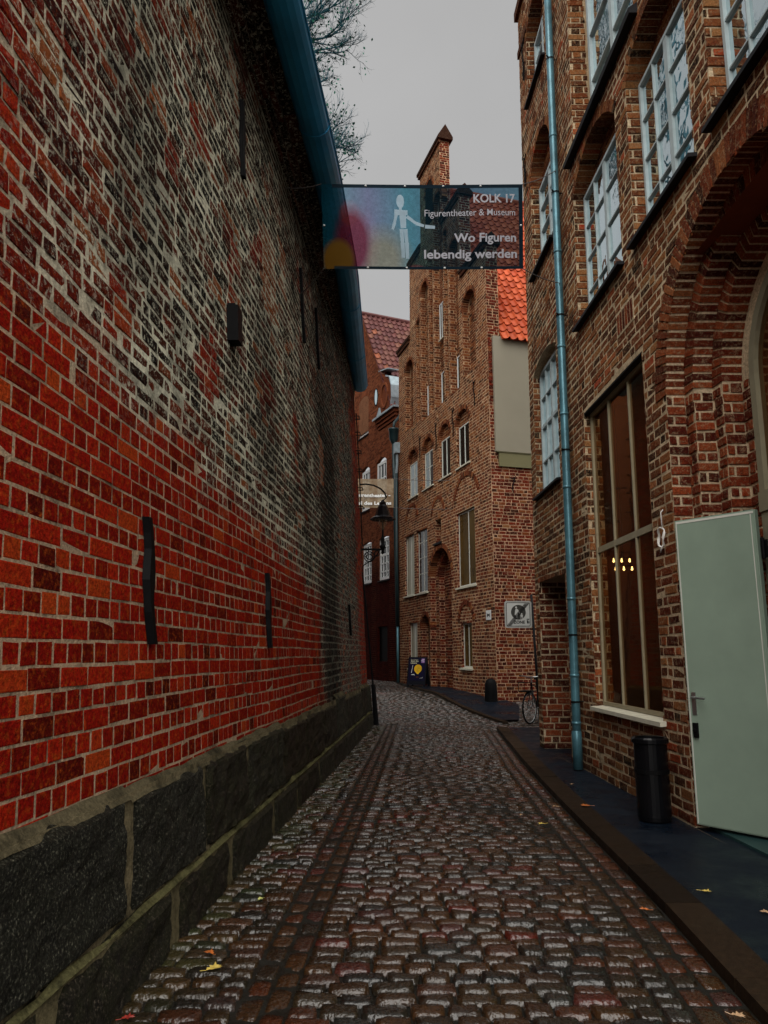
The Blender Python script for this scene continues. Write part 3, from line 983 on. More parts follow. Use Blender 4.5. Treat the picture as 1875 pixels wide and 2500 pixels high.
# zinc downpipe with collars and clips
mb = MB()
pp = [PR(10.42, h, .11) for h in (13.3, 10, 7, 4, 1.0, 0.02)]
mb.tube(pp, .058, 14)
for h in (12.2, 9.6, 7.6, 6.05, 5.0, 3.9, 2.3, 1.25, 0.62):
    q = PR(10.42, h, .11)
    mb.lathe(q, [(.058, -.02), (.064, -.02), (.064, .02), (.058, .02)], 14)
mb.lathe(PR(10.42, 0, .11), [(.058, .02), (.068, .02), (.068, .5), (.058, .52)], 14)
dp = mb.build('downpipe', M_zinc, RB, smooth=True)
mb = MB()
for h in (11.0, 8.6, 6.55, 4.45, 1.8, .9):
    mb = MB()
    q = PR(10.42, h, .11)
    mb.lathe(q, [(.066, -.012), (.066, .012)], 12)
    mb.tube([q, PR(10.42, h, -.02)], .008, 5)
    mb.tube([PR(10.36, h, .16), PR(10.33, h, .19)], .012, 5)
    mb.build('clip', M_black, dp)
mb = MB()
mb.box(PR, 10.28, 10.56, 13.2, 13.6, .02, .28)
mb.build('rain_hopper', M_zinc, RB)
# curled iron anchors
def scroll_anchor(P, s, h, H):
    mb = MB()
    pts = []
    for k in range(14):
        t = k / 13
        pts.append(P(s + 0.07 * (1 - t) * math.sin(t * 6), h + H / 2 - .0 + .09 * math.sin(t * 5) * (1 - t) - t * H, .035))
    mb.tube(pts, .016, 6)
    mb.tube([P(s - .1, h + H * .55, .03), P(s - .03, h + H * .42, .035), P(s + .05, h + H * .5, .035), P(s + .1, h + H * .62, .03)], .013, 5)
    mb.tube([P(s, h, -.01), P(s, h, .04)], .02, 6)
    return mb
for s, h, H in ((12.58, 12.9, .8), (10.8, 10.75, .5), (12.72, 10.6, .6)):
    scroll_anchor(PR, s, h, H).build('wall_anchor', M_black, RB)

# coil of white cable by the door
mb = MB()
pts = [PR(7.36, 2.98, .01), PR(7.37, 2.95, .03), PR(7.36, 2.80, .03)]
for k in range(40):
    t = k / 39 * 2 * math.pi * 2.6
    pts.append(PR(7.40 + (.075 + .012 * math.sin(k)) * math.sin(t), 2.70 + .10 * math.cos(t), .03 + .012 * math.sin(k * 1.3)))
pts += [PR(7.42, 2.58, .03), PR(7.44, 2.55, .03)]
mb.tube(pts, .0065, 6)
cb = mb.build('cable', M_cable, smooth=True)
tag(cb, 'loose coil of white cable hanging on the brick jamb beside the open door', 'cable')

# waste bin
bt = thing('waste_bin', 'tall black cylindrical waste bin standing on the asphalt against the right wall', 'bin', (2.56, 7.42, 0.01))
mb = MB()
mb.lathe((2.56, 7.42, 0.01), [(.0, 0), (.150, 0), (.155, .04), (.155, .70), (.148, .72), (.13, .72), (.13, .55), (0, .55)], 28)
mb.build('body', M_blackgloss, bt, smooth=False)
mb = MB()
mb.lathe((2.56, 7.42, 0.01), [(.158, .69), (.172, .70), (.172, .735), (.158, .75), (.135, .745), (.135, .70)], 28)
mb.build('rim', M_blackgloss, bt)
mb = MB()
mb.lathe((2.56, 7.42, 0.01), [(.156, .42), (.162, .42), (.162, .46), (.156, .46)], 28)
mb.build('band', M_black, bt)

# ================================================================== STEPPED GABLE HOUSE
CB = thing('gable_house', 'old brick house with stepped gable and narrow arched niches at the bend', 'house', PC(4.8, 0.3, -2))
S0, S1 = 0.3, 9.4
DG = 0.40                    # thickness of the gable wall
SH = 11.0                    # eaves
steps_s = [(0.3, 14.2), (2.35, 17.25), (4.15, 20.7), (6.42, 17.5), (7.85, 14.2), (9.4, 0)]
winC4 = [(1.92, 2.86), (3.58, 4.50), (5.30, 6.28), (7.04, 8.06)]
opsC = []
win_specs = []
niche4 = []
for a, b in winC4:
    o = Op(a - .02, b + .12, 7.52, 9.0, 9.46)
    opsC.append(o); niche4.append(o)
rects = dict(bigR=Op(1.60, 3.10, 3.62, 6.05), tall1=Op(7.50, 8.66, 3.74, 6.12), tall2=Op(5.98, 7.18, 3.74, 6.12), slot=Op(4.55, 5.14, 5.36, 6.18),
             lowL=Op(7.2, 8.2, 1.0, 2.70), lowR=Op(2.02, 2.86, 1.10, 2.50))
opsC += list(rects.values())
opPort = Op(3.64, 5.74, 0.0, 4.25, 5.15)
opLowA = Op(5.84, 6.78, 0.0, 2.45, 2.92)
opsC += [opPort, opLowA]
tallN = [Op(1.18, 2.25, 10.45, 12.80, 13.32), Op(2.55, 3.42, 10.25, 15.4, 15.85), Op(4.02, 4.98, 10.25, 18.2, 18.7), Op(5.66, 6.50, 10.25, 15.4, 15.85), Op(7.48, 8.52, 10.45, 12.85, 13.36)]
opsC += tallN
slimN = [Op(2.30, 2.48, 10.4, 13.9, 14.1), Op(3.56, 3.88, 10.3, 16.4, 16.7), Op(5.12, 5.50, 10.3, 16.4, 16.7), Op(6.66, 7.02, 10.4, 14.4, 14.6)]
opsC += slimN[1:]
# stepped outline: the air beside each step is an opening too
air = [Op(-1, 0.3, -1, 30), Op(0.3, 2.35, 14.2, 30), Op(2.35, 4.15, 17.25, 30), Op(4.15, 6.42, 20.7, 30), Op(6.42, 7.85, 17.5, 30), Op(7.85, 9.4, 14.2, 30)]
def attC(s, h):
    z = 0.0
    n = mnoise.noise(Vector((s * .7, h * .7, 4)))
    if h < 7.0:
        z = 0.25 + .5 * sst(-.1, .3, n)
    if h < 3.4: z = max(z, .6)
    return (rnd.random(), min(1, z), 0.0)
attCr = lambda s, h: (rnd.random() * .9, 1.0, 0.0)
mb = MB()
bricks(mb, PC, S0, S1, 0.1, 20.7, opsC + air, 0.098, 0.24, 0.025, 0.004, 'monk', attC, jit=0.006, wav=0.01)
panel(mb, PC, S0, S1, -.2, 20.7, opsC + air[1:], 1, lambda s, h: (0.5, 0.0 if h > 7 else .4, 0))
# back of the gable, tops and sides of its steps
for (a, h), (b, _) in zip(steps_s, steps_s[1:]):
    mb.quad(PC(a, 9.0, -DG), PC(b, 9.0, -DG), PC(b, h, -DG), PC(a, h, -DG), 1, (0.5, 0, 0))
    mb.quad(PC(a, h, 0), PC(b, h, 0), PC(b, h, -DG), PC(a, h, -DG), 1, (0.5, 0, 0))
def side(s, h0, h1, sg):
    Pq = lambda a, h, o: PC(s + sg * o, h, -a)
    mb.quad(Pq(0, h0, 0), Pq(DG, h0, 0), Pq(DG, h1, 0), Pq(0, h1, 0), 1, (0.5, 0.4, 0))
    bricks(mb, Pq, -.01, DG, h0, h1, (), 0.098, 0.26, 0.024, 0.012, 'monk', attCr, wav=0)
side(0.3, 9.0, 14.2, -1); side(2.35, 14.2, 17.25, -1); side(4.15, 17.25, 20.7, -1)
side(6.42, 17.5, 20.7, 1); side(7.85, 14.2, 17.5, 1); side(9.4, 0.2, 14.2, 1)
# niches with brick backs
for o in tallN:
    reveal(mb, PC, o, .26, 0.098, attC, sides=(False, True)); ring(mb, PC, o, .2, .12, .012, .08, attC)
    Pb = lambda s, h, q: PC(s, h, q - .26)
    bricks(mb, Pb, o.s0, o.s1, o.hb, o.hc, (), 0.098, 0.24, 0.024, 0.012, 'monk', attC)
    panel(mb, Pb, o.s0, o.s1, o.hb, o.hc, (), 1)
for o in slimN[1:]:
    reveal(mb, PC, o, .16, 0.098, attC, sides=(False, True)); ring(mb, PC, o, .16, .10, .012, .08, attC)
    Pb = lambda s, h, q: PC(s, h, q - .16)
    bricks(mb, Pb, o.s0, o.s1, o.hb, o.hc, (), 0.098, 0.24, 0.024, 0.012, 'monk', attC)
    panel(mb, Pb, o.s0, o.s1, o.hb, o.hc, (), 1)
for o in niche4:
    reveal(mb, PC, o, .12, 0.098, attC, sides=(False, True)); ring(mb, PC, o, .12, .13, .016, .08, attC)
    Pb = lambda s, h, q: PC(s, h, q - .12)
    bricks(mb, Pb, o.s0, o.s1, 8.85, o.hc, (), 0.098, 0.24, 0.024, 0.012, 'monk', attC)
    panel(mb, Pb, o.s0, o.s1, o.hb, o.hc, (), 1)
# small arches inside the tall niches, their shade painted as dark plates
for (a, b, h0, h1) in ((1.25, 1.62, 11.9, 12.45), (1.25, 1.7, 10.5, 11.5), (7.6, 7.95, 11.8, 12.3), (7.6, 8.0, 10.5, 11.4), (2.62, 3.1, 12.0, 12.7), (4.1, 4.6, 12.0, 12.6), (5.72, 6.1, 12.0, 12.7), (2.62, 3.1, 14.2, 15.0), (5.72, 6.1, 14.2, 15.0), (4.15, 4.7, 15.2, 16.0), (4.15, 4.7, 16.8, 17.6)):
    Pb = lambda s, h, q: PC(s, h, q - .255)
    o = Op(a, b, h0, h1 - .15, h1)
    pts = [(a, h0), (b, h0), (b, h1 - .15)] + [(a + (b - a) * (1 - i / 6), o.top(a + (b - a) * (1 - i / 6))) for i in range(1, 6)] + [(a, h1 - .15)]
    mb.prism(Pb, pts, -.01, .022, 0, (0.02, 0, .75))
    ring(mb, Pb, o, .01, .08, .035, .07, attC)
for nm, d in (('bigR', .12), ('tall1', .1), ('tall2', .1), ('slot', .25), ('lowL', .15), ('lowR', .15)):
    reveal(mb, PC, rects[nm], d, 0.098, attCr if nm != 'slot' else attC, sides=(False, True))
Pb = lambda s, h, q: PC(s, h, q - .25)
panel(mb, Pb, 4.55, 5.14, 5.36, 6.18, (), 1, lambda s, h: (.5, 0, .7))  # slot back painted dark as the shade of its depth
# great pointed portal, bricked up, stepped on the far side
attP = lambda s, h: (rnd.random(), 1.0, 0.0)
reveal(mb, PC, opPort, .22, 0.098, attP); ring(mb, PC, opPort, .22, .16, .02, .08, attC)
P1 = lambda s, h, q: PC(s, h, q - .22)
op2 = Op(3.64, 5.42, 0, 4.2, 4.95)
panel(mb, P1, 3.64, 5.74, 0, 5.15, [op2], 1, lambda s, h: (.5, 1, 0))
bricks(mb, P1, 3.64, 5.74, 0, 5.15, [op2], 0.098, .3, .024, .008, 'english', attP)
ring(mb, P1, op2, .2, .13, .014, .08, attP)
reveal(mb, P1, op2, .22, 0.098, attP)
P2 = lambda s, h, q: PC(s, h, q - .44)
bricks(mb, P2, 3.64, 5.42, 0, 5.0, (), 0.098, 0.24, .024, .012, 'monk', attP)
panel(mb, P2, 3.64, 5.42, 0, 5.0, (), 1, lambda s, h: (.5, 1, 0))
reveal(mb, PC, opLowA, .3, 0.098, attP); ring(mb, PC, opLowA, .3, .13, .014, .08, attC)
P3 = lambda s, h, q: PC(s, h, q - .3)
panel(mb, P3, 5.84, 6.78, 0, 2.95, (), 1, lambda s, h: (.3, .6, .8))  # niche back painted dark to stand for the shade inside
# relieving arches flush in the face
for a, b, hs_, hc in ((1.9, 2.98, 2.55, 3.05), (7.1, 8.4, 6.7, 7.2), (1.3, 3.2, 6.5, 7.15), (4.3, 5.4, 6.4, 6.9)):
    o = Op(a, b, hs_ - .2, hs_, hc)
    ring(mb, PC, o, .01, .14, .026, .08, attC)
# side wall facing down the lane
attS = lambda s, h: (rnd.random(), 1.0, 0.0)
PSs = lambda s, h, o: (PC(0.3, 0, 0)[0] + tF[1] * s - tF[0] * o, PC(0.3, 0, 0)[1] - tF[0] * s - tF[1] * o, h)
bricks(mb, PSs, 0.0, 4.2, -0.05, SH, (), 0.098, 0.245, 0.021, 0.006, 'rough', attS, jit=0.006, wav=0.012)
panel(mb, PSs, 0.0, 9.0, -.2, SH, (), 1, lambda s, h: (0.5, 1.0, 0))
mb.quad(PC(9.4, -.2, 0), PC(9.4, -.2, -9), PC(9.4, 12, -9), PC(9.4, 12, 0), 1, (.5, .5, 0))
mb.quad(PC(.3, -.2, -9), PC(9.4, -.2, -9), PC(9.4, 12, -9), PC(.3, 12, -9), 1, (.5, .5, 0))
mb.build('wall', [M_bC, M_mC], CB)
# copings of the steps
mb = MB()
for a, b, h in ((0.22, 2.35, 14.2), (2.25, 4.15, 17.25), (4.0, 6.55, 20.7), (6.42, 7.95, 17.5), (7.85, 9.5, 14.2)):
    mb = MB()
    e = [(-.10, h), (-.10, h + .12), (DG / 2, h + (.62 if h > 20 else .42)), (DG + .10, h + .12), (DG + .10, h)]
    vs = [PC(a, hh, -d) for d, hh in e] + [PC(b, hh, -d) for d, hh in e]
    mb.add(vs, [(4, 3, 2, 1, 0), (5, 6, 7, 8, 9)] + [(i, (i + 1) % 5, 5 + (i + 1) % 5, 5 + i) for i in range(5)], 0, (0.15, 0, .7))
    mb.box(PC, a + .06, b - .06, h - .14, h, -.02, .07, 0, (0.1, 0, .3))
    mb.build('coping', [M_bC, M_mC], CB)
# arched opening in the top step, its inner shade painted on a flat plate
mb = MB()
o = Op(4.9, 5.75, 17.9, 19.3, 19.75)
pts = [(4.9, 17.9), (5.75, 17.9), (5.75, 19.3)] + [(5.75 - .85 * i / 8, o.top(5.75 - .85 * i / 8)) for i in range(1, 8)] + [(4.9, 19.3)]
mb.prism(PC, pts, -.02, .016, 0, (0.02, 0, .85))
ring(mb, PC, o, .01, .12, .03, .08, attC)
mb.build('blind_arch', [M_bC, M_mC], CB)
# roof
mb = MB()
RS = math.hypot(4.5, 8.0)
def QC(a, b, o):
    # across = away from the gable, up the slope towards the ridge
    s = 0.1 + 4.6 * b / RS
    d = DG + a
    p = PC(s - .87 * o, SH + 8.0 * b / RS + .49 * o, -d)
    return p
tiles(mb, QC, 8.6, RS, 0.26, 0.37, 0.055, 0.05)
mb.quad(QC(0, 0, -.03), QC(8.6, 0, -.03), QC(8.6, RS, -.03), QC(0, RS, -.03), 0, (.2, 0, 0))
mb.quad(PC(4.7, SH + 8, -DG), PC(4.7, SH + 8, -9), PC(9.4, SH, -9), PC(9.4, SH, -DG), 0, (.2, 0, 0))
mb.tube([QC(0, RS, .03), QC(8.6, RS, .03)], .11, 8, 0, True, (.4, 0, 0))
mb.build('roof', M_tileO, CB)
# clad bay on the side wall
mb = MB()
mb.box(PSs, .14, 3.4, 7.45, 11.1, -.05, .10)
bay = mb.build('bay', M_panel, CB)
mb = MB()
mb.box(PSs, 0.25, 3.4, 7.0, 7.44, -.05, .07)
mb.box(PSs, .16, 3.4, 7.425, 7.448, .0, .09)
mb.build('bay_foot', M_panelD, bay)
# windows
for i, (a, b) in enumerate(winC4):
    window(PC, CB, a, b, 7.56, 8.92, -.05, M_whiteC, M_glC, 0.04, [(0.5, .045)], [0.55] if i > 1 else [], 0.03, sill=(a - .1, b + .15, .05, -.1, .06), sill_m=M_sillpale)
def wC(k, gm, mull, rails=(), out=-.07, sill=True, fm=None):
    o = rects[k]
    window(PC, CB, o.s0 + .01, o.s1 - .01, o.hb + .02, o.hs - .02, out, fm or M_whiteC, gm, .04, mull, rails, .025,
           sill=(o.s0 - .06, o.s1 + .06, .06, -.12, .07) if sill else None, sill_m=M_sillpale)
wC('bigR', M_glBr, [(0.45, .05)])
wC('tall1', M_glCt, [(0.5, .05)])
wC('tall2', M_glDark, [(0.5, .05)], [.3, .55, .8])
wC('lowL', M_glCt, [(0.5, .05)])
wC('lowR', M_glBr, [(0.5, .04)])
for a, b, h0, h1 in ((2.62, 3.2, 10.33, 11.58), (4.12, 4.74, 10.33, 11.58), (5.76, 6.26, 10.38, 11.62), (4.40, 4.84, 12.9, 14.3)):
    window(PC, CB, a, b, h0, h1, -.17, M_white, M_glC, .035, [(0.5, .04)], (), .03, sill=(a - .04, b + .04, .04, -.26, -.12), sill_m=M_sillpale)
for s, h, H in ((3.2, 9.2, .9), (4.85, 9.2, .9), (6.65, 9.2, .9), (1.35, 9.6, .8)):
    scroll_anchor(PC, s, h, H).build('wall_anchor', M_black, CB)
scroll_anchor(PSs, .68, 6.45, .45).build('wall_anchor', M_black, CB)
# slot figure ledge
mb = MB(); mb.box(PC, 4.5, 5.2, 5.28, 5.36, -.2, .06); mb.build('ledge', M_lead, CB)
# guard stone at the corner
gs = MB()
cx, cy = PC(0.28, 0, .20)[:2]
z0 = zg(cy)
gs.lathe((cx, cy, z0 - .05), [(0, .66), (.06, .655), (.13, .61), (.165, .52), (.175, .3), (.185, 0)], 20)
g = gs.build('guard_stone', M_black, smooth=True)
tag(g, 'rounded black guard stone standing at the foot of the gabled house corner', 'guard stone')
# house number plaque
mb = MB()
mb.box(PC, 0.54, 0.87, 2.50, 2.78, .012, .03)
pq = mb.build('plaque', M_white)
tag(pq, 'small white plaque with a dark animal figure on the corner of the gabled house', 'plaque')
mb = MB()
Pq = lambda s, h, o: PC(s, h, .033 + o)
fig = [(0.60, 2.58), (0.63, 2.58), (0.64, 2.62), (0.74, 2.62), (0.75, 2.58), (0.78, 2.58), (0.785, 2.66), (0.80, 2.71), (0.77, 2.70), (0.755, 2.665), (0.63, 2.665), (0.60, 2.69)]
mb.prism(Pq, fig, 0, .003)
mb.build('figure', M_black, pq)

# ================================================================== FAR HOUSE WITH VOLUTE GABLE
GB = thing('volute_gable_house', 'dark red brick house with white sash windows and curled gable shoulder', 'house', PG(3, .4, -3))
gA = Op(3.75, 5.0, 12.0, 13.85, 14.05); gB1 = Op(3.55, 4.62, 8.25, 10.2, 10.4); gB2 = Op(1.58, 2.75, 8.25, 10.2, 10.4)
gC1 = Op(3.3, 4.4, 4.75, 6.6, 6.7); gC2 = Op(1.3, 2.45, 4.75, 6.6, 6.7); gD = Op(1.5, 2.6, 1.2, 2.7)
opsG = [gA, gB1, gB2, gC1, gC2, gD]
# raking edge of the gable
def gab(s):
    if s < 0.5: return 11.9
    if s < 2.2: return 12.2
    return min(18.55, 14.6 + (s - 2.2) * 1.62)
airG = [Op(0.5 + i * .25, .75 + i * .25, gab(.5 + i * .25), 30) for i in range(0, 20)]
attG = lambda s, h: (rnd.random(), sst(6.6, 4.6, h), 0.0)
mb = MB()
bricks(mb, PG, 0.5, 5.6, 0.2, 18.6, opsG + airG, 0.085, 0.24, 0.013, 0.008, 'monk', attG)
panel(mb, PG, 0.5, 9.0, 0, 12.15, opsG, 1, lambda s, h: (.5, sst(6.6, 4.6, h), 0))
sh = [(0.5, 12.15), (9.0, 12.15), (9.0, 14), (4.6, 18.55), (2.2, 14.6), (2.2, 13.0), (.5, 12.4)]
mb.add([PG(a, h, 0) for a, h in sh], [tuple(range(len(sh)))], 1, (.5, 0, 0))
mb.add([PG(a, h, -.3) for a, h in sh], [tuple(range(len(sh)))], 1, (.5, 0, 0))
PGe = lambda s, h, o: (PG(.5, 0, 0)[0] + tG[1] * s - tG[0] * o, PG(.5, 0, 0)[1] - tG[0] * s - tG[1] * o, h)
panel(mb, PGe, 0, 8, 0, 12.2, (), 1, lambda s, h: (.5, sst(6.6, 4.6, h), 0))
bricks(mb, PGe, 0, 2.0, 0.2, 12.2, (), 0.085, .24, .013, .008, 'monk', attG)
for o in opsG:
    reveal(mb, PG, o, .15, .085, attG, sides=(False, True))
    if o.R: ring(mb, PG, o, .1, .22, .012, .08, attG)
# brick shoulder with volute eye
pts = [(2.2, 14.5), (1.55, 14.05), (1.2, 13.85), (1.02, 13.4), (1.0, 12.9), (1.15, 12.55), (2.4, 12.4)]
mb.prism(PG, pts, -.45, .03, 0, (.5, .2, 0))
for k in range(16):
    t = 2 * math.pi * k / 16
    a = (1.72 + .42 * math.cos(t), 13.25 + .62 * math.sin(t)); b = (1.72 + .42 * math.cos(t + .36), 13.25 + .62 * math.sin(t + .36))
    c = (1.72 + .32 * math.cos(t + .36), 13.25 + .50 * math.sin(t + .36)); d = (1.72 + .32 * math.cos(t), 13.25 + .50 * math.sin(t))
    mb.prism(PG, [a, b, c, d][::-1], .02, .09, 0, (.8, .1, 0))
mb.build('wall', [M_bG, M_mG], GB)
mb = MB()
for k, (h, o) in enumerate(((11.75, .06), (11.9, .12), (12.05, .18))):
    mb.box(PG, 0.5 - o, 2.35 + o, h, h + .16, -.5, o, 0, (.6, .2, 0))
mb.build('cornice', [M_bG, M_mG], GB)
mb = MB()
mb.box(PG, 0.2, 2.65, 12.21, 12.30, -.6, .28)
mb.prism(PG, [(2.65, 12.30), (1.9, 12.30), (2.1, 12.42), (2.25, 12.8)], -.1, .1)
out = [(1.60, 14.12), (1.2, 13.95), (.98, 13.45), (.95, 12.9), (1.1, 12.5), (.9, 12.35)]
for a, b in zip(out, out[1:]):
    mb.hexa([PG(a[0], a[1], -.6), PG(b[0], b[1], -.6), PG(b[0] - .06, b[1], -.6), PG(a[0] - .06, a[1] + .05, -.6), PG(a[0], a[1], .06), PG(b[0], b[1], .06), PG(b[0] - .06, b[1], .06), PG(a[0] - .06, a[1] + .05, .06)])
mb.hexa([PG(2.4, 14.62, -.5), PG(1.3, 14.40, -.5), PG(1.3, 14.44, -.5), PG(2.4, 14.68, -.5), PG(2.4, 14.62, .05), PG(1.3, 14.40, .05), PG(1.3, 14.44, .05), PG(2.4, 14.68, .05)])
mb.build('metal_coping', M_scrollmetal, GB)
mb = MB()
RG = math.hypot(3.7, 6.2)
def QG(a, b, o):
    s = 0.85 + 3.75 * b / RG
    return PG(s - .86 * o, 12.35 + 6.2 * b / RG + .5 * o, .08 - a)
tiles(mb, QG, 9.5, RG, 0.27, 0.40, 0.055, 0.055)
mb.quad(QG(0, 0, -.03), QG(9.5, 0, -.03), QG(9.5, RG, -.03), QG(0, RG, -.03), 0, (.2, 0, 0))
mb.quad(QG(0, RG, 0), QG(9.5, RG, 0), PG(9, 12.5, -9.4), PG(9, 12.5, .1), 0, (.2, 0, 0))
mb.tube([QG(0, RG, .02), QG(9.5, RG, .02)], .12, 8, 0, True, (.2, 0, 0))
mb.build('roof', M_tileP, GB)
for o, ra in ((gA, [.25, (.5, .07), .75]), (gB1, [.33, (.6, .06)]), (gB2, [.33, (.6, .06)]), (gC1, [.2, .4, (.6, .1), .8]), (gC2, [.2, .4, (.6, .1), .8])):
    window(PG, GB, o.s0 + .02, o.s1 - .02, o.hb, o.hs, -.04, M_white, M_glW if o is gA else M_glDark, .13, [.34, .66], ra, .06, thin=.05, sill=(o.s0 - .05, o.s1 + .05, .05, -.1, .06), sill_m=M_lead)
mb = MB(); mb.box(PG, 1.5, 2.6, 1.2, 2.7, -.14, -.10); mb.build('shutter', M_black, GB)
mb = MB()
n = 18
ring_o = [(2.79 + .24 * math.cos(2 * math.pi * k / n), 13.5 + .44 * math.sin(2 * math.pi * k / n)) for k in range(n)]
mb.prism(PG, ring_o, .0, .02)
ov = mb.build('oval_window', M_black, GB)
mb = MB()
mb.prism(PG, [(2.77 + .15 * math.cos(2 * math.pi * k / n), 13.5 + .38 * math.sin(2 * math.pi * k / n)) for k in range(n)], .018, .03)
mb.build('pane', M_glW, ov)
# hopper and downpipe at the joint of the two houses
mb = MB()
px, py = PC(9.62, 0, .02)[:2]
zb = zg(py)
mb.tube([(px + .15, py + 1.0, 11.9), (px + .1, py + .5, 11.6), (px - .12, py + .1, 11.2), (px - .14, py, 10.95)], .06, 8)
mb.lathe((px - .14, py, 10.2), [(.04, 0), (.09, .05), (.19, .25), (.21, .62), (.23, .64), (.23, .72), (.0, .72)], 12)
mb.tube([(px - .14, py, 10.25), (px - .1, py, 8), (px - .02, py, 4), (px + .02, py, zb)], .085, 10)
mb.build('downpipe', M_tealpipe, GB, smooth=True)
mb = MB()
qx, qy = PC(9.36, 0, .10)[:2]
mb.box(PC, 9.2, 9.48, 9.75, 10.2, .02, .22)
mb.tube([(qx, qy, 9.75), (qx, qy, 9.3), (qx - .03, qy, 8.9)], .055, 8)
mb.build('rain_hopper', M_scrollmetal, CB)
mb = MB()
mb.tube([(qx - .03, qy, 8.9), (qx - .02, qy, 5), (qx, qy, 2.6)], .06, 8)
mb.build('downpipe', M_tealpipe, CB, smooth=True)
mb = MB()
mb.tube([(qx, qy, 2.6), (qx + .01, qy, zb)], .045, 8)
mb.build('standpipe', M_zinc, CB, smooth=True)

# ================================================================== GROUND, ROAD, PAVEMENT
def flat_mat(name, col, r0, r1, scale=3.0, bs=0.3, bscale=120, spec=0.5, var=.3):
    m, nt, b = new_mat(name)
    p = geo(nt)
    n = nz(nt, p, scale, 5, 0.65)
    k = mix(nt, 1.0, col, ramp(nt, nz(nt, p, 30, 4), [(0.3, 1 - var), (0.7, 1 + var)]), 'MULTIPLY')
    setp(nt, b, k, ramp(nt, n, [(0.35, r0), (0.65, r1)]), 0, spec, bump(nt, nz(nt, p, bscale, 3), bs, 0.006))
    return m
M_ground = flat_mat('earth', (0.05, 0.045, 0.04), .7, .9)
M_asph = flat_mat('wet_asphalt', (0.003, 0.007, 0.014), .16, .8, 1.6, 0.5, 160, .22)
M_joint = flat_mat('wet_joint_sand', (0.010, 0.009, 0.006), .3, .85, 6, .9, 60, .3)
M_kerb = flat_mat('kerb_stone', (0.022, 0.013, 0.007), .45, .8, 4, .4, 90, .12)
mb = MB()
mb.add([(-200, -200, -.16), (200, -200, -.16), (200, 400, -.16), (-200, 400, -.16)], [(0, 1, 2, 3)])
o = mb.build('ground', M_ground)
tag(o, kind='structure')

_nt = M_kerb.node_tree
_b = _nt.nodes['Principled BSDF']
_r, _z, _so = attr(_nt)
_src = _b.inputs['Base Color'].links[0].from_socket
_nt.links.new(mix(_nt, 1.0, _src, ramp(_nt, _r, [(0.0, 0.55), (1.0, 1.5)]), 'MULTIPLY'), _b.inputs['Base Color'])

def sheet(name, rows, mat, kind='structure'):
    mb = MB()
    k = len(rows[0])
    for r in rows: mb.v.extend(r); mb.a.extend([mb.cur] * k)
    for i in range(len(rows) - 1):
        for j in range(k - 1):
            mb.f.append((i * k + j, i * k + j + 1, (i + 1) * k + j + 1, (i + 1) * k + j)); mb.m.append(0)
    o = mb.build(name, mat)
    tag(o, kind=kind)
    return o
RZ = -0.035         # top of the setts relative to the pavement
YS = [-4 + i * .5 for i in range(105)]
def roadL(y): return XL(y) - .3 if y < 17.3 else -6.0
def roadR(y):
    if y < 16.4: return KX(max(y, -4))
    if y < 22.0: return 9.0
    return lerp_tab(KERB2, y)
# pavements: near strip by the right house, far strip under the gable
rows = []
for y in [-4 + i * .25 for i in range(83)]:
    y = min(y, 16.4)
    a = KX(y) + .22
    b = 9.0 if y > 13.2 else XR(y, 0) + .7
    rows.append([(a + (b - a) * t, y, 0.0 + zg(y) + 0.004 * math.sin(y * 3 + t * 5)) for t in (0, .2, .45, .7, 1)])
p1 = sheet('pavement', rows, M_asph)
rows = []
for i in range(60):
    y = 18.0 + i * .3
    a = lerp_tab(KERB2, y) + .12
    sF = (y - 21.0) / tF[1]
    b = max(a + .3, PC(max(sF, -3), 0, -.3)[0])
    if y < 21.2: b = a + (b - a) * min(1, .25 + (y - 18.0) / 3.5)
    rows.append([(a + (b - a) * t, y, zg(y) - .005) for t in (0, .3, .6, 1)])
p2 = sheet('pavement', rows, M_asph)
# kerb of long flush stones
mb = MB()
y = -3.5
while y < 16.3:
    l = rnd.uniform(.8, 1.15)
    y1 = min(y + l, 16.4)
    at = (rnd.random(), 0, 0)
    q = [(KX(y + .006), y + .006), (KX(y + .006) + .235, y + .006), (KX(y1 - .006) + .235, y1 - .006), (KX(y1 - .006), y1 - .006)]
    dz = rnd.uniform(-.004, .006) + .008
    mb.add([(a, b, -.12) for a, b in q] + [(a + (.006 if k in (0, 3) else 0), b, dz) for k, (a, b) in enumerate(q)], [(4, 5, 6, 7), (0, 1, 5, 4), (1, 2, 6, 5), (2, 3, 7, 6), (3, 0, 4, 7)], 0, at)
    y = y1
ys_ = [17.6 + i * .7 for i in range(24)]
for a, b in zip(ys_, ys_[1:]):
    xa, xb = lerp_tab(KERB2, a), lerp_tab(KERB2, b)
    mb.add([(xa, a, -.2), (xa + .12, a, -.2), (xb + .12, b, -.2), (xb, b, -.2), (xa, a + .005, zg(a) + .006), (xa + .12, a + .005, zg(a) + .006), (xb + .12, b - .005, zg(b) + .006), (xb, b - .005, zg(b) + .006)],
           [(4, 5, 6, 7), (0, 1, 5, 4), (1, 2, 6, 5), (2, 3, 7, 6), (3, 0, 4, 7)], 0, (.5, 0, 0))
o = mb.build('kerb', M_kerb)
tag(o, kind='structure')

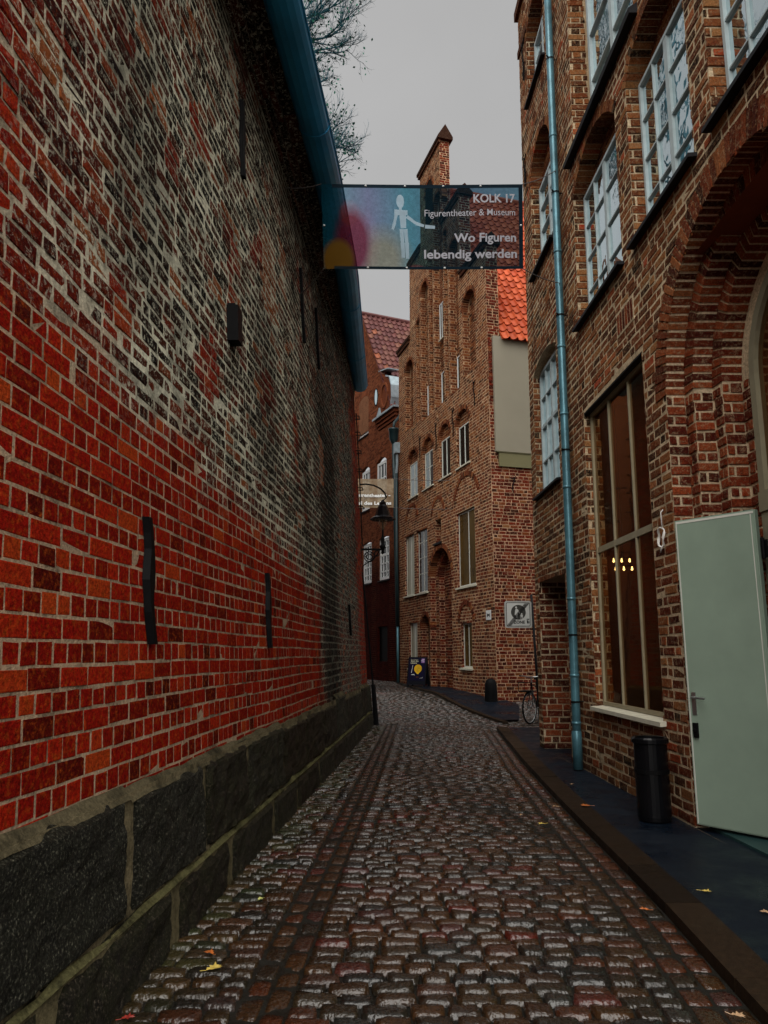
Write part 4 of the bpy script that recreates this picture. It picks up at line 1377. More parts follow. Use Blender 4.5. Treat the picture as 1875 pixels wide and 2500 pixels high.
# granite setts
def sett_mat():
    m, nt, b = new_mat('wet_setts')
    p = geo(nt)
    r, z, so = attr(nt)
    k = ramp(nt, r, [(0.0, (0.005, 0.006, 0.006)), (0.2, (0.020, 0.013, 0.005)), (0.42, (0.040, 0.015, 0.003)), (0.62, (0.010, 0.008, 0.004)), (0.8, (0.052, 0.013, 0.003)), (0.92, (0.011, 0.015, 0.013)), (1.0, (0.070, 0.008, 0.003))])
    k = mix(nt, 1.0, k, ramp(nt, nz(nt, p, 42, 5, .7), [(0.3, 0.45), (0.68, 1.5)]), 'MULTIPLY')
    k = mix(nt, z, k, (0.03, 0.04, 0.012))
    rg = ramp(nt, nz(nt, p, 22, 4, .65), [(0.42, 0.03), (0.60, 0.34)])
    h = nz(nt, p, 42, 2, .5)
    setp(nt, b, k, .5, 0, 0.2, bump(nt, h, 0.55, 0.012))
    b.inputs['Coat Weight'].default_value = 1.0
    b.inputs['Coat IOR'].default_value = 1.52
    nt.links.new(rg, b.inputs['Coat Roughness'])
    nt.links.new(bump(nt, h, 0.8, 0.012), b.inputs['Coat Normal'])
    return m
M_sett = sett_mat()
mb = MB()
# jointing bed under the stones
rows = []
for y in YS:
    a, b = roadL(y), roadR(y)
    rows.append([(a + (b - a) * t, y, zg(y) + RZ - .019) for t in (0, .15, .3, .5, .7, .85, 1)])
bed = MB(); kk = 7
for r in rows: mb.v.extend(r); mb.a.extend([mb.cur] * kk)
for i in range(len(rows) - 1):
    for j in range(kk - 1):
        mb.f.append((i * kk + j, i * kk + j + 1, (i + 1) * kk + j + 1, (i + 1) * kk + j)); mb.m.append(1)
def sett(cx, cy, lx, ly, ang, z, detail, at, dome=0.009):
    nx, ny = (9, 7) if detail == 2 else ((6, 5) if detail else (5, 4))
    ca, sa = math.cos(ang), math.sin(ang)
    tx, ty = rnd.uniform(-.05, .05), rnd.uniform(-.07, .05)
    vs = []; fs = []
    j1, j2 = rnd.uniform(-.10, .10), rnd.uniform(-.10, .10)
    ph = rnd.random() * 30
    amp = .0055 if detail == 2 else .004
    for j in range(ny):
        for i in range(nx):
            u = -1 + 2 * i / (nx - 1); v = -1 + 2 * j / (ny - 1)
            edge = i in (0, nx - 1) or j in (0, ny - 1)
            if edge:
                uu, vv = u, v
            else:
                uu = u / (1 - 2 / (nx - 1)) * .93
                vv = v / (1 - 2 / (ny - 1)) * .89
            sk = 1 - 0.07 * (abs(uu * vv)) ** 3
            x = uu * lx / 2 * sk * (1 + vv * j1)
            y = vv * ly / 2 * sk * (1 + uu * j2)
            if edge:
                dz = -.030
            else:
                dz = -dome * (0.30 * abs(uu) ** 4 + .42 * abs(vv) ** 3 + .18 * vv * vv)
                dz += amp * mnoise.noise(Vector((x * 26, y * 30, ph))) + amp * .7 * mnoise.noise(Vector((x * 60, y * 70, ph)))
                dz += tx * x + ty * y
            vs.append((cx + x * ca - y * sa, cy + x * sa + y * ca, z + dz))
    for j in range(ny - 1):
        for i in range(nx - 1):
            k = j * nx + i
            fs.append((k, k + 1, k + nx + 1, k + nx))
    mb.add(vs, fs, 0, at)
def chan(y): return XL(y) + .645 - .017 * (y - 3.5)
y = 2.3
row = 0
while y < 44:
    d = 0.118 * rnd.uniform(.84, 1.16)
    if y > 15: d *= .95
    cy = y + d / 2
    xl = XL(cy) + .0 if cy < 17.2 else -3.0
    xr = (KX(cy) - .285) if cy < 16.3 else (5.6 if cy < 21.4 else lerp_tab(KERB2, cy) - .03)
    segs = [(xl, xr)]
    if cy < 17.5:
        segs = [(xl, chan(cy) - .125), (chan(cy) + .125, xr)]
    for sa_, sb_ in segs:
        x = sa_ - (0 if sa_ > xl else rnd.random() * .12)
        while x < sb_ - .02:
            l = rnd.uniform(.13, .235)
            if sb_ - x - l < .09:
                l = sb_ - x
                if l > .24: l *= .5
            cx = x + l / 2
            x += l
            if l < .04: continue
            cyy = cy + .035 * math.sin(cx * 1.3 + 1) + rnd.uniform(-.006, .006)
            ang = rnd.uniform(-.035, .035) + .03 * math.cos(cx * 1.3 + 1)
            zz_ = zg(cy) + RZ + rnd.uniform(-.006, .006) + .012 * math.sin(cx * 1.1 + cy * .4)
            moss = 0.6 * rnd.random() if cx < XL(cy) + .25 and cy < 17 else 0.0
            sett(cx, cyy, l - .009, d - .008, ang, zz_, 2 if cy < 7 else (1 if cy < 15 else 0), (rnd.random(), moss, 0))
    y += d
    row += 1
# channel rows of lengthways stones on the left, one gutter pair along the kerb
def lengthways(fx, y0, y1, w, rowsx, dz, lo, hi):
    for q in rowsx:
        y = y0 - rnd.random() * .1
        while y < y1:
            l = rnd.uniform(lo, hi)
            cy = y + l / 2
            sl_ = math.atan2(fx(cy + .1) - fx(cy - .1), .2)
            sett(fx(cy) + q, cy, w - .012, l - .014, -sl_, zg(cy) + RZ + dz, 2 if cy < 7 else 1, (rnd.choice((.38, .42, .5, .8, .85, .6, .97)) + rnd.uniform(-.03, .02), 0, 0), .012)
            y += l
lengthways(chan, 2.2, 17.4, .118, (-.061, .061), -.012, .17, .26)
lengthways(lambda y: KX(y) - .075, 2.2, 16.3, .13, (-.135, 0.0), -.008, .16, .24)
o0 = len(mb.v)
mb.v.extend(bed.v); mb.a.extend(bed.a)
mb.f.extend([tuple(i + o0 for i in f) for f in bed.f]); mb.m.extend(bed.m)
o = mb.build('road', [M_sett, M_joint], smooth=True)
tag(o, kind='structure')

# ================================================================== BANNERS
TL, TR = Vector((-.84, 8.9, 7.71)), Vector((1.975, 9.5, 8.12))
BL, BR = Vector((-.785, 8.9, 6.48)), Vector((1.94, 9.5, 6.81))
def PB(u, v, o):     # u along, v up (0..1)
    p = (TL * (1 - u) + TR * u) * v + (BL * (1 - u) + BR * u) * (1 - v)
    w = 0.02 * math.sin(u * 9) * math.sin(v * 3.1) + .03 * math.sin(math.pi * u) * math.sin(math.pi * v)
    return (p.x, p.y - w - o, p.z - .012 * math.sin(math.pi * u))
bn = thing('banner', 'large translucent banner strung across the lane with white lettering about a puppet theatre', 'banner', tuple((BL + BR) / 2))
def blob(nt, su, sv, cu, cv, ru, rv, soft):
    a = mth(nt, 'DIVIDE', mth(nt, 'SUBTRACT', su, cu), ru)
    b = mth(nt, 'DIVIDE', mth(nt, 'SUBTRACT', sv, cv), rv)
    d = mth(nt, 'SQRT', mth(nt, 'ADD', mth(nt, 'MULTIPLY', a, a), mth(nt, 'MULTIPLY', b, b)))
    return ramp(nt, d, [(1 - soft, 1.0), (min(1.0, 1.0), 0.0)])
def banner_mat():
    m, nt, b = new_mat('banner_mesh_print')
    r, z, so = attr(nt)
    u, v = r, z
    k = ramp(nt, u, [(0.0, (0.008, 0.14, 0.22)), (0.2, (0.02, 0.07, 0.12)), (0.5, (0.008, 0.04, 0.065)), (1.0, (0.005, 0.018, 0.034))])
    k = mix(nt, blob(nt, u, v, .24, .62, .20, .5, .8), k, (0.07, 0.07, 0.13))
    k = mix(nt, blob(nt, u, v, .28, .10, .17, .45, .6), k, (0.11, 0.10, 0.06))
    k = mix(nt, blob(nt, u, v, .16, .28, .12, .50, .35), k, (0.26, 0.03, 0.07))
    k = mix(nt, blob(nt, u, v, .13, .64, .055, .18, .35), k, (0.34, 0.05, 0.05))
    k = mix(nt, blob(nt, u, v, .07, .10, .085, .27, .30), k, (0.48, 0.24, 0.035))
    k = mix(nt, blob(nt, u, v, .45, .0, .05, .06, .3), k, (0.35, 0.01, 0.07))
    t = ramp(nt, u, [(0.0, (0.40, 0.75, 0.85)), (0.22, (0.44, 0.48, 0.74)), (0.40, (0.20, 0.56, 0.70)), (0.62, (0.22, 0.34, 0.50)), (1.0, (0.24, 0.44, 0.56))])
    t = mix(nt, blob(nt, u, v, .28, .10, .17, .45, .6), t, (0.55, 0.55, 0.46))
    t = mix(nt, blob(nt, u, v, .13, .30, .11, .46, .35), t, (0.30, 0.10, 0.16))
    t = mix(nt, blob(nt, u, v, .07, .10, .085, .27, .30), t, (0.35, 0.22, 0.08))
    p = geo(nt)
    gr = ramp(nt, nz(nt, p, 22, 5, .8), [(0.35, .75), (.65, 1.15)])
    t = mix(nt, 1.0, t, gr, 'MULTIPLY')
    t = mix(nt, 1.0, t, (0.84, 0.86, 0.86), 'MULTIPLY')
    setp(nt, b, k, .7, 0, .03)
    tr = nd(nt, 'ShaderNodeBsdfTransparent', {'Color': t})
    tl = nd(nt, 'ShaderNodeBsdfTranslucent', {'Color': k})
    m1 = nd(nt, 'ShaderNodeMixShader', {0: 0.4, 1: b.outputs[0], 2: tl.outputs[0]})
    m2 = nd(nt, 'ShaderNodeMixShader', {0: 0.72, 1: m1.outputs[0], 2: tr.outputs[0]})
    nt.links.new(m2.outputs[0], nt.nodes['Material Output'].inputs[0])
    return m
mb = MB()
NU, NV = 40, 18
for j in range(NV + 1):
    for i in range(NU + 1):
        mb.v.append(PB(i / NU, j / NV, 0)); mb.a.append((i / NU, j / NV, 0))
for j in range(NV):
    for i in range(NU):
        k = j * (NU + 1) + i
        mb.f.append((k, k + 1, k + NU + 2, k + NU + 1)); mb.m.append(0)
mb.build('sheet', banner_mat(), bn, smooth=True)
M_hem = simple('banner_hem', (0.006, 0.014, 0.022), .7, 0, .03, var=.1)
M_print = simple('pale_print', (0.34, 0.34, 0.38), .6, var=.05)
mb = MB()
for (u0, v0, u1, v1) in ((0.05, .955, 1, .999), (0.05, .001, 1, .03), (.978, .03, .999, .955)):
    n = 30
    for i in range(n):
        if u1 - u0 > .1:
            a, b = u0 + (u1 - u0) * i / n, u0 + (u1 - u0) * (i + 1) / n
            mb.quad(PB(a, v0, .004), PB(b, v0, .004), PB(b, v1, .004), PB(a, v1, .004))
        else:
            a, b = v0 + (v1 - v0) * i / n, v0 + (v1 - v0) * (i + 1) / n
            mb.quad(PB(u0, a, .004), PB(u1, a, .004), PB(u1, b, .004), PB(u0, b, .004))
mb.build('hem', M_hem, bn)
mb = MB()
for u in (.21, .40, .59, .78):
    for v in (.015, .978):
        c = PB(u, v, .008)
        mb = MB()
        mb.lathe((c[0], c[1], c[2]), [(.0, -.012), (.013, -.008), (.016, 0), (.013, .008), (0, .012)], 8)
        mb.build('eyelet', M_white, bn)
for v in (.5,):
    for u in (.008, .988):
        c = PB(u, v, .008); mb = MB(); mb.lathe(c, [(.0, -.012), (.013, -.008), (.016, 0), (.013, .008), (0, .012)], 8); mb.build('eyelet', M_white, bn)
text_mesh('lettering', 'KOLK 17', PB, .742, .958, .775, .006, M_print, bn, bold=.022, height=.145)
text_mesh('lettering', 'Figurentheater & Museum', PB, .494, .958, .615, .006, M_print, bn, bold=.002, height=.115)
text_mesh('lettering', 'Wo Figuren', PB, .64, .962, .31, .006, M_print, bn, bold=.022, height=.14)
text_mesh('lettering', 'lebendig werden', PB, .488, .966, .125, .006, M_print, bn, bold=.022, height=.14)
# printed puppet
M_pup = simple('pale_blue_print', (0.42, 0.52, 0.60), .6, var=.1)
m, nt, b_ = M_pup, M_pup.node_tree, M_pup.node_tree.nodes['Principled BSDF']
tr = nd(nt, 'ShaderNodeBsdfTransparent', {'Color': (0.7, 0.85, 0.9, 1)})
mx = nd(nt, 'ShaderNodeMixShader', {0: 0.45, 1: b_.outputs[0], 2: tr.outputs[0]})
nt.links.new(mx.outputs[0], nt.nodes['Material Output'].inputs[0])
mb = MB()
def limb(pts, w):
    for (a, b), (c, d) in zip(pts, pts[1:]):
        dx, dy = c - a, (d - b) * .45
        L_ = math.hypot(dx, dy) or 1
        nx, ny = -dy / L_ * w, dx / L_ * w / .45
        mb.prism(lambda s, h, o: PB(s, h, o), [(a - nx, b - ny), (c - nx * .8, d - ny * .8), (c + nx * .8, d + ny * .8), (a + nx, b + ny)][::-1], .004, .006)
mb.prism(PB, [(.375 + .019 * math.cos(t * .4), .79 + .085 * math.sin(t * .4)) for t in range(16)], .004, .006)
limb([(.375, .71), (.375, .66)], .007)
limb([(.345, .655), (.41, .655)], .016)
limb([(.385, .66), (.388, .47)], .017)
limb([(.355, .64), (.345, .53), (.335, .45)], .008)
limb([(.405, .61), (.45, .53), (.49, .50)], .009)
limb([(.495, .495), (.545, .485)], .010)
limb([(.378, .46), (.382, .30), (.385, .13)], .010)
limb([(.398, .46), (.403, .30), (.405, .12)], .010)
mb.build('puppet_print', M_pup, bn)
# lashings
def rope(p, q, sag=.03, r=.007):
    p, q = Vector(p), Vector(q)
    mb.tube([tuple(p.lerp(q, t / 6) - Vector((0, 0, sag * math.sin(math.pi * t / 6)))) for t in range(7)], r, 5)
for p, q in ((PB(0, 1, 0), (XL(8.7, 7.5) - .08, 8.75, 7.55)), (PB(0, 0, 0), PL(9.75, 6.55, 0.0)), (PB(1, 1, 0), PR(10.36, 8.95, .11)), (PB(1, 0, 0), PR(10.36, 7.05, .11))):
    mb = MB(); rope(p, q)
    c = PR(10.36, 8.95, .11)
    mb.build('rope', M_rope, bn)

SB0, SB1 = 24.0, 24.0
def PB2(u, v, o):
    return (-1.25 + 1.57 * u, 24.0 - o - .03 * math.sin(u * 7) * math.sin(v * 3), 6.28 + 0.98 * v - .01 * math.sin(u * 3))
b2 = thing('banner', 'smaller sand coloured see-through banner with white lettering behind the street lamp', 'banner', (-.4, 24, 6.28))
m, nt, b = new_mat('sand_banner_mesh')
setp(nt, b, mix(nt, ramp(nt, nz(nt, geo(nt), 3.5, 4, .7), [(.4, 0), (.62, 1)]), (0.42, 0.33, 0.22), (0.25, 0.17, 0.10)), .7, 0, .2)
tr = nd(nt, 'ShaderNodeBsdfTransparent', {'Color': (0.8, 0.75, 0.65, 1)})
mx = nd(nt, 'ShaderNodeMixShader', {0: .38, 1: b.outputs[0], 2: tr.outputs[0]})
nt.links.new(mx.outputs[0], nt.nodes['Material Output'].inputs[0])
mb = MB()
for i in range(16):
    for j in range(6):
        mb.quad(PB2(i / 16, j / 6, 0), PB2((i + 1) / 16, j / 6, 0), PB2((i + 1) / 16, (j + 1) / 6, 0), PB2(i / 16, (j + 1) / 6, 0))
mb.build('sheet', m, b2, smooth=True)
text_mesh('lettering', 'Figurentheater -', PB2, .13, .93, .37, .03, M_white, b2, bold=.035, height=.16)
text_mesh('lettering', 'Spiel des Lebens', PB2, .10, .95, .10, .03, M_white, b2, bold=.035, height=.16)
for p, q in ((PB2(0, 1, 0), (-2.85, 24.2, 7.4)), (PB2(0, 0, 0), (-2.85, 24.2, 6.2)), (PB2(1, 1, 0), PC(3.6, 7.3, .0)), (PB2(1, 0, 0), PC(3.5, 6.3, .0))):
    mb = MB()
    rope(p, q, .03, .01)
    mb.build('rope', M_rope, b2)
# neighbouring house on the left round the bend carries the ropes; unseen, raised so the tall window reflects brick
NBX = -2.4
nbh = thing('unseen_corner_house', 'unseen corner house round the bend, raised tall for brick reflections in the window', 'house', (-4, 26, 0))
def PN(s, h, o): return (NBX - .25 * (s - 0) + o, 23.0 + s, h)
mb = MB()
mb.box(PN, 0, 14, -.1, 15, -6, 0, 1, (.5, .4, 0))
bricks(mb, PN, 0, 14, .1, 15, (), .1, .26, .02, .012, 'monk', lambda s, h: (rnd.random(), .5, 0))
mb.build('wall', [M_bG, M_mG], nbh)

# ================================================================== STREET LAMP on the end of the left wall
lp = thing('street_lamp', 'old black wall lantern with conical shade on a scrolled bracket', 'lamp', (-.45, 17.35, 0))
lx, ly = -.03, 17.3
mb = MB()
wx = XL(17.1, 3.95) - .1
mb.box(lambda s, h, o: (wx + s, ly + o, h), -.02, lx - wx + .03, 3.93, 3.975, -.02, .02)
mb.box(lambda s, h, o: (wx + s, ly + o, h), -.03, .02, 3.45, 4.0, -.025, .025)
for c, r in (((wx + .2, 3.78), .12), ((wx + .2, 3.78), .065), ((wx + .38, 3.86), .06)):
    mb.tube([(c[0] + r * math.cos(k * .42), ly, c[1] + r * math.sin(k * .42)) for k in range(16)], .012, 5)
for k in range(6):
    t = k * math.pi / 3
    mb.tube([(wx + .2 + .05 * math.cos(t), ly, 3.78 + .05 * math.sin(t)), (wx + .2 + .12 * math.cos(t), ly, 3.78 + .12 * math.sin(t))], .010, 5)
mb.tube([(wx, ly, 3.5), (wx + .1, ly, 3.6), (wx + .2, ly, 3.66), (wx + .35, ly, 3.78), (wx + .45, ly, 3.94)], .014, 5)
mb.build('bracket', M_black, lp)
mb = MB()
mb.lathe((lx, ly, 0), [(0, 3.84), (.05, 3.86), (.03, 3.92), (.055, 3.98), (.075, 4.0), (.06, 4.05), (.04, 4.08), (.045, 4.2), (.03, 4.25), (.022, 4.3), (.022, 4.66)], 12)
mb.build('post', M_black, lp, smooth=True)
mb = MB()
mb.lathe((lx, ly, 0), [(.30, 4.66), (.30, 4.69), (.20, 4.75), (.115, 4.98), (.085, 5.02), (.085, 5.08), (.05, 5.10), (.03, 5.14), (0, 5.15)], 8)
mb.lathe((lx, ly, 0), [(.30, 4.66), (.0, 4.72)], 8)
mb.build('lamp_shade', M_blackgloss, lp)
mb = MB()
mb.lathe((lx, ly, 0), [(.028, 4.42), (.05, 4.47), (.09, 4.56), (.10, 4.66)], 14)
gm, nt, b = new_mat('lamp_globe')
setp(nt, b, (0.5, 0.35, 0.2), .1, 0, .5)
tr = nd(nt, 'ShaderNodeBsdfTransparent', {'Color': (0.95, 0.93, 0.9, 1)})
nt.links.new(nd(nt, 'ShaderNodeMixShader', {0: .72, 1: b.outputs[0], 2: tr.outputs[0]}).outputs[0], nt.nodes['Material Output'].inputs[0])
mb.build('globe', gm, lp, smooth=True)
mb = MB()
mb.tube([(wx - .02, ly, 5.52), (wx + .12, ly, 5.53), (wx + .3, ly, 5.50), (wx + .46, ly, 5.42), (wx + .56, ly, 5.32), (wx + .60, ly, 5.2)], .02, 8)
mb.tube([(wx + .60, ly, 5.2), (lx, ly, 5.12)], .012, 6)
mb.build('swan_neck', M_black, lp)
mb = MB()
mb.tube([(wx + .03, ly, 3.5), (XL(17.2, 2) - .02, ly, 2.0), (XL(17.2, .8) + .03, ly, .8)], .022, 6)
mb.tube([(XL(17.2, .8) + .03, ly, .85), (XL(17.2, 0) + .06, ly, -.03)], [.05, .065], 10)
mb.build('cable_pipe', M_black, lp)

# ================================================================== ZONE SIGN
zs = thing('road_sign', 'square white pedestrian zone end sign reading ZONE on a slim post', 'sign', (3.62, 17.83, 0.0))
mb = MB()
pt_, pb_ = (3.535, 17.83, 2.92), (3.63, 17.83, zg(17.83) - .05)
mb.tube([pb_, pt_], .030, 10)
mb.lathe(pt_, [(.03, 0), (.02, .02), (0, .025)], 10)
mb.build('post', M_lead, zs, smooth=True)
def PZ(s, h, o): return (2.875 + s, 17.79 - o - .04 * s, 2.46 + h)
def rrect(w, h, r, n=5):
    p = []
    for cx, cy, a0 in ((w - r, r, -90), (w - r, h - r, 0), (r, h - r, 90), (r, r, 180)):
        for k in range(n + 1):
            t = R_(a0 + 90 * k / n)
            p.append((cx + r * math.cos(t), cy - h / 2 + r * math.sin(t)))
    return p
W = .64
mb = MB(); mb.prism(PZ, rrect(W, W, .06), -.012, .0)
M_sign = simple('sign_white', (0.62, 0.64, 0.62), .35, var=.06, scale=3)
M_signgrey = simple('sign_rim', (0.45, 0.46, 0.44), .4, var=.06)
M_signblk = simple('sign_black', (0.02, 0.02, 0.02), .4, var=.05)
M_signdk = simple('sign_dark_grey', (0.06, 0.06, 0.055), .4, var=.05)
pl = mb.build('plate', M_signgrey, zs)
PZs = lambda s, h, o: PZ(.04 + s, h, o)
mb = MB(); mb.prism(PZs, rrect(W - .08, W - .08, .03), 0, .002); mb.build('border', M_signblk, pl)
PZs2 = lambda s, h, o: PZ(.052 + s, h, o)
mb = MB(); mb.prism(PZs2, rrect(W - .104, W - .104, .022), .002, .004); mb.build('face', M_sign, pl)
mb = MB(); mb.prism(PZ, [(.325 + .175 * math.cos(k * math.pi / 16), .05 + .175 * math.sin(k * math.pi / 16)) for k in range(32)], .004, .0055); mb.build('disc', M_signdk, pl)
mb = MB()
hd = lambda cx, cy, r: mb.prism(PZ, [(cx + r * math.cos(k * math.pi / 6), cy + r * math.sin(k * math.pi / 6)) for k in range(12)], .0055, .007)
hd(.275, .165, .024)
mb.prism(PZ, [(.235, -.01), (.30, -.02), (.315, .06), (.345, .02), (.36, .035), (.315, .115), (.285, .138), (.262, .132), (.248, .09)][::1], .0055, .007)
mb.prism(PZ, [(.262, -.02), (.278, -.02), (.28, -.085), (.268, -.085)], .0055, .007)
mb.prism(PZ, [(.285, -.02), (.298, -.02), (.30, -.085), (.288, -.085)], .0055, .007)
hd(.40, .01, .018)
mb.prism(PZ, [(.375, -.06), (.425, -.06), (.43, -.01), (.37, -.01)], .0055, .007)
mb.prism(PZ, [(.378, -.06), (.392, -.06), (.385, -.11), (.374, -.11)], .0055, .007)
mb.prism(PZ, [(.408, -.06), (.422, -.06), (.428, -.11), (.416, -.11)], .0055, .007)
mb.build('pictogram', M_sign, pl)
mb = MB()
for k in range(5):
    d = (k - 2) * .021
    mb.prism(PZ, [(.06 + .03 + d, -.262), (.06 + .042 + d, -.262), (.57 - .03 + d, .262), (.57 - .042 + d, .262)], .007, .0085)
mb.build('stripe', M_signblk, pl)
text_mesh('lettering', 'ZONE', PZ, .20, .47, -.215, .0090, M_signblk, pl, bold=.03)
mb = MB()
mb.prism(PZ, [(.515, -.125), (.575, -.125), (.575, -.105), (.515, -.105)], .006, .008)
mb.prism(PZ, [(.52, -.215), (.55, -.215), (.55, -.14), (.52, -.14)], .006, .008)
mb.prism(PZ, [(.558, -.215), (.575, -.215), (.575, -.16), (.558, -.16)], .006, .008)
mb.build('symbol', M_signblk, pl)
mb = MB()
for h in (-.2, .2):
    mb.tube([PZ(.3, h, -.015), PZ(.66, h, -.03)], .012, 6)
mb.build('clamp', M_lead, zs)

# ================================================================== SANDWICH BOARD
ab = thing('sandwich_board', 'dark pavement board with a glowing yellow balloon picture leaning by the gabled house', 'board', (1.2, 26.6, zg(26.6)))
w_ = Vector((.9, -.43, 0)).normalized()
n_ = Vector((-.43, -.9, 0)).normalized()
zb_ = zg(26.6)
def PAf(s, h, o):
    k = (h) * .22
    p = Vector((1.2, 26.6, zb_)) + w_ * s + n_ * (.22 - k + o)
    return (p.x, p.y, p.z + h)
def PAb(s, h, o):
    k = (h) * .22
    p = Vector((1.2, 26.6, zb_)) + w_ * s - n_ * (.22 - k + o)
    return (p.x, p.y, p.z + h)
M_bd = simple('board_black', (0.008, 0.009, 0.014), .4, var=.1)
M_bn = simple('poster_navy', (0.006, 0.005, 0.026), .4, var=.2, scale=8)
mb = MB()
mb.box(PAf, -.35, .35, .06, 1.0, -.02, .02)
for x in (-.33, .28):
    mb.box(PAf, x, x + .05, -.03, .06, -.02, .02)
mb.build('front_panel', M_bd, ab)
mb = MB()
mb.box(PAb, -.35, .35, .06, 0.99, -.02, .02)
for x in (-.33, .28):
    mb.box(PAb, x, x + .05, -.03, .06, -.02, .02)
mb.build('back_panel', M_bd, ab)
mb = MB(); mb.box(PAf, -.30, .30, .20, .96, .02, .023)
po = mb.build('poster', M_bn, ab)
M_yel = simple('poster_yellow', (0.72, 0.42, 0.015), .5, var=.25, scale=9)
M_pal = simple('poster_pale', (0.62, 0.60, 0.40), .5, var=.1)
M_vio = simple('poster_violet', (0.30, 0.14, 0.42), .5, var=.1)
mb = MB()
bp = [(.04 + .145 * math.cos(R_(a)), .60 + .145 * math.sin(R_(a))) for a in range(-50, 231, 12)]
bp += [(.0, .44), (.01, .42), (.07, .42), (.08, .44)]
mb.prism(PAf, bp, .023, .0245); mb.build('balloon', M_yel, po)
mb = MB(); mb.prism(PAf, [(-.005, .30), (.08, .30), (.085, .335), (-.01, .335)], .023, .0245); mb.build('basket', simple('poster_brown', (0.10, 0.03, 0.01), .5), po)
text_mesh('lettering', 'Figurentheater', PAf, -.25, .03, .895, .024, M_pal, po)
text_mesh('lettering', 'Spiel des', PAf, -.25, .04, .835, .024, M_pal, po, bold=.02)
text_mesh('lettering', 'Lebens', PAf, -.25, -.02, .77, .024, M_pal, po, bold=.02)
mb = MB(); mb.prism(PAf, [(.15, .80), (.27, .80), (.27, .945), (.15, .945)], .023, .0245); mb.build('emblem', M_vio, po)
mb = MB()
mb.prism(PAf, [(.19, .905), (.26, .905), (.26, .925), (.19, .925)], .0245, .026)
for r in (.035, .06):
    for k in range(8):
        a, b = R_(k * 18), R_(k * 18 + 16)
        c = (.19, .825)
        mb.prism(PAf, [(c[0] + r * math.cos(a), c[1] + r * math.sin(a)), (c[0] + (r + .012) * math.cos(a), c[1] + (r + .012) * math.sin(a)), (c[0] + (r + .012) * math.cos(b), c[1] + (r + .012) * math.sin(b)), (c[0] + r * math.cos(b), c[1] + r * math.sin(b))], .0245, .026)
mb.prism(PAf, [(-.21, .40), (-.08, .42), (-.07, .36), (-.10, .39), (-.20, .385)], .023, .026)
mb.prism(PAf, [(-.17, .72), (-.155, .72), (-.19, .46), (-.21, .46)], .023, .026)
mb.prism(PAf, [(.12, .285), (.22, .295), (.225, .33), (.235, .285), (.12, .275)], .023, .026)
mb.build('print', M_sign, po)

# ================================================================== BICYCLE behind the sign post
bk = thing('bicycle', 'parked black bicycle with its front wheel showing past the brick corner beside the sign post', 'bicycle', (3.3, 17.4, zg(17.4)))
bo = Vector((3.30, 17.32, zg(17.4) - .03))
bd = Vector((.50, .86, 0)).normalized()        # from front wheel to rear wheel
bs_ = Vector((bd.y, -bd.x, 0))
def PK(a, h, o):
    p = bo + bd * a + bs_ * o
    return (p.x, p.y, p.z + h)
def wheel(a, steer=0.0):
    mb = MB()
    n = 28
    ca, sa = math.cos(steer), math.sin(steer)
    pts = [PK(a + .34 * math.cos(2 * math.pi * k / n) * ca, .36 + .34 * math.sin(2 * math.pi * k / n), .34 * math.cos(2 * math.pi * k / n) * sa) for k in range(n + 1)]
    mb.tube(pts, .020, 7, cap=False)
    ty = mb.build('wheel', M_black, bk, smooth=True)
    mb = MB()
    pts = [PK(a + .315 * math.cos(2 * math.pi * k / n) * ca, .36 + .315 * math.sin(2 * math.pi * k / n), .315 * math.cos(2 * math.pi * k / n) * sa) for k in range(n + 1)]
    mb.tube(pts, .009, 6, cap=False)
    mb.build('rim', M_steel, ty, smooth=True)
    mb = MB()
    for k in range(18):
        t = 2 * math.pi * k / 18
        mb.tube([PK(a, .36, .02 * (-1) ** k), PK(a + .315 * math.cos(t) * ca, .36 + .315 * math.sin(t), .315 * math.cos(t) * sa)], .0025, 4)
    mb.tube([PK(a, .36, -.05), PK(a, .36, .05)], .018, 8)
    mb.build('spoke', M_steel, ty)
wheel(0.0, .12); wheel(1.06)
mb = MB()
for p, q, r in (((.19, .92), (.22, .62), .02), ((.22, .62), (.50, .34), .018), ((.19, .86), (.62, .80), .016), ((.50, .34), (.65, .92), .017), ((.50, .34), (1.06, .36), .013), ((.62, .80), (1.06, .36), .011)):
    mb.tube([PK(p[0], p[1], 0), PK(q[0], q[1], 0)], r, 8)
for o in (-.05, .05):
    mb.tube([PK(.21, .72, o * .6), PK(.05, .45, o), PK(0, .36, o)], .011, 6)
mb.build('frame', M_blackgloss, bk)
mb = MB()
mb.tube([PK(.19, .90, 0), PK(.17, 1.03, 0)], .014, 7)
mb.tube([PK(.27, 1.06, -.30), PK(.17, 1.06, -.2), PK(.14, 1.04, -.06), PK(.14, 1.04, .06), PK(.17, 1.06, .2), PK(.27, 1.06, .30)], .012, 7)
mb.build('handlebar', M_steel, bk)
mb = MB()
for o in (-1, 1):
    mb.tube([PK(.24, 1.06, .27 * o), PK(.33, 1.06, .33 * o)], .018, 7)
mb.build('grip', M_black, bk)
mb = MB()
mb.prism(lambda a, h, o: PK(a, h, o), [(.55, .97), (.82, .96), (.84, 1.01), (.70, 1.02), (.55, 1.0)], -.07, .07)
mb.build('saddle', M_black, bk)
mb = MB()
mb.tube([PK(.37 * math.cos(t * .16 + .5), .36 + .375 * math.sin(t * .16 + .5), 0) for t in range(14)], .016, 6)
mb.tube([PK(1.06 + .37 * math.cos(t * .16 + .2), .36 + .375 * math.sin(t * .16 + .2), 0) for t in range(16)], .016, 6)
mb.build('mudguard', M_blackgloss, bk)
mb = MB()
mb.box(PK, -.30, .08, .72, .75, -.14, .14)
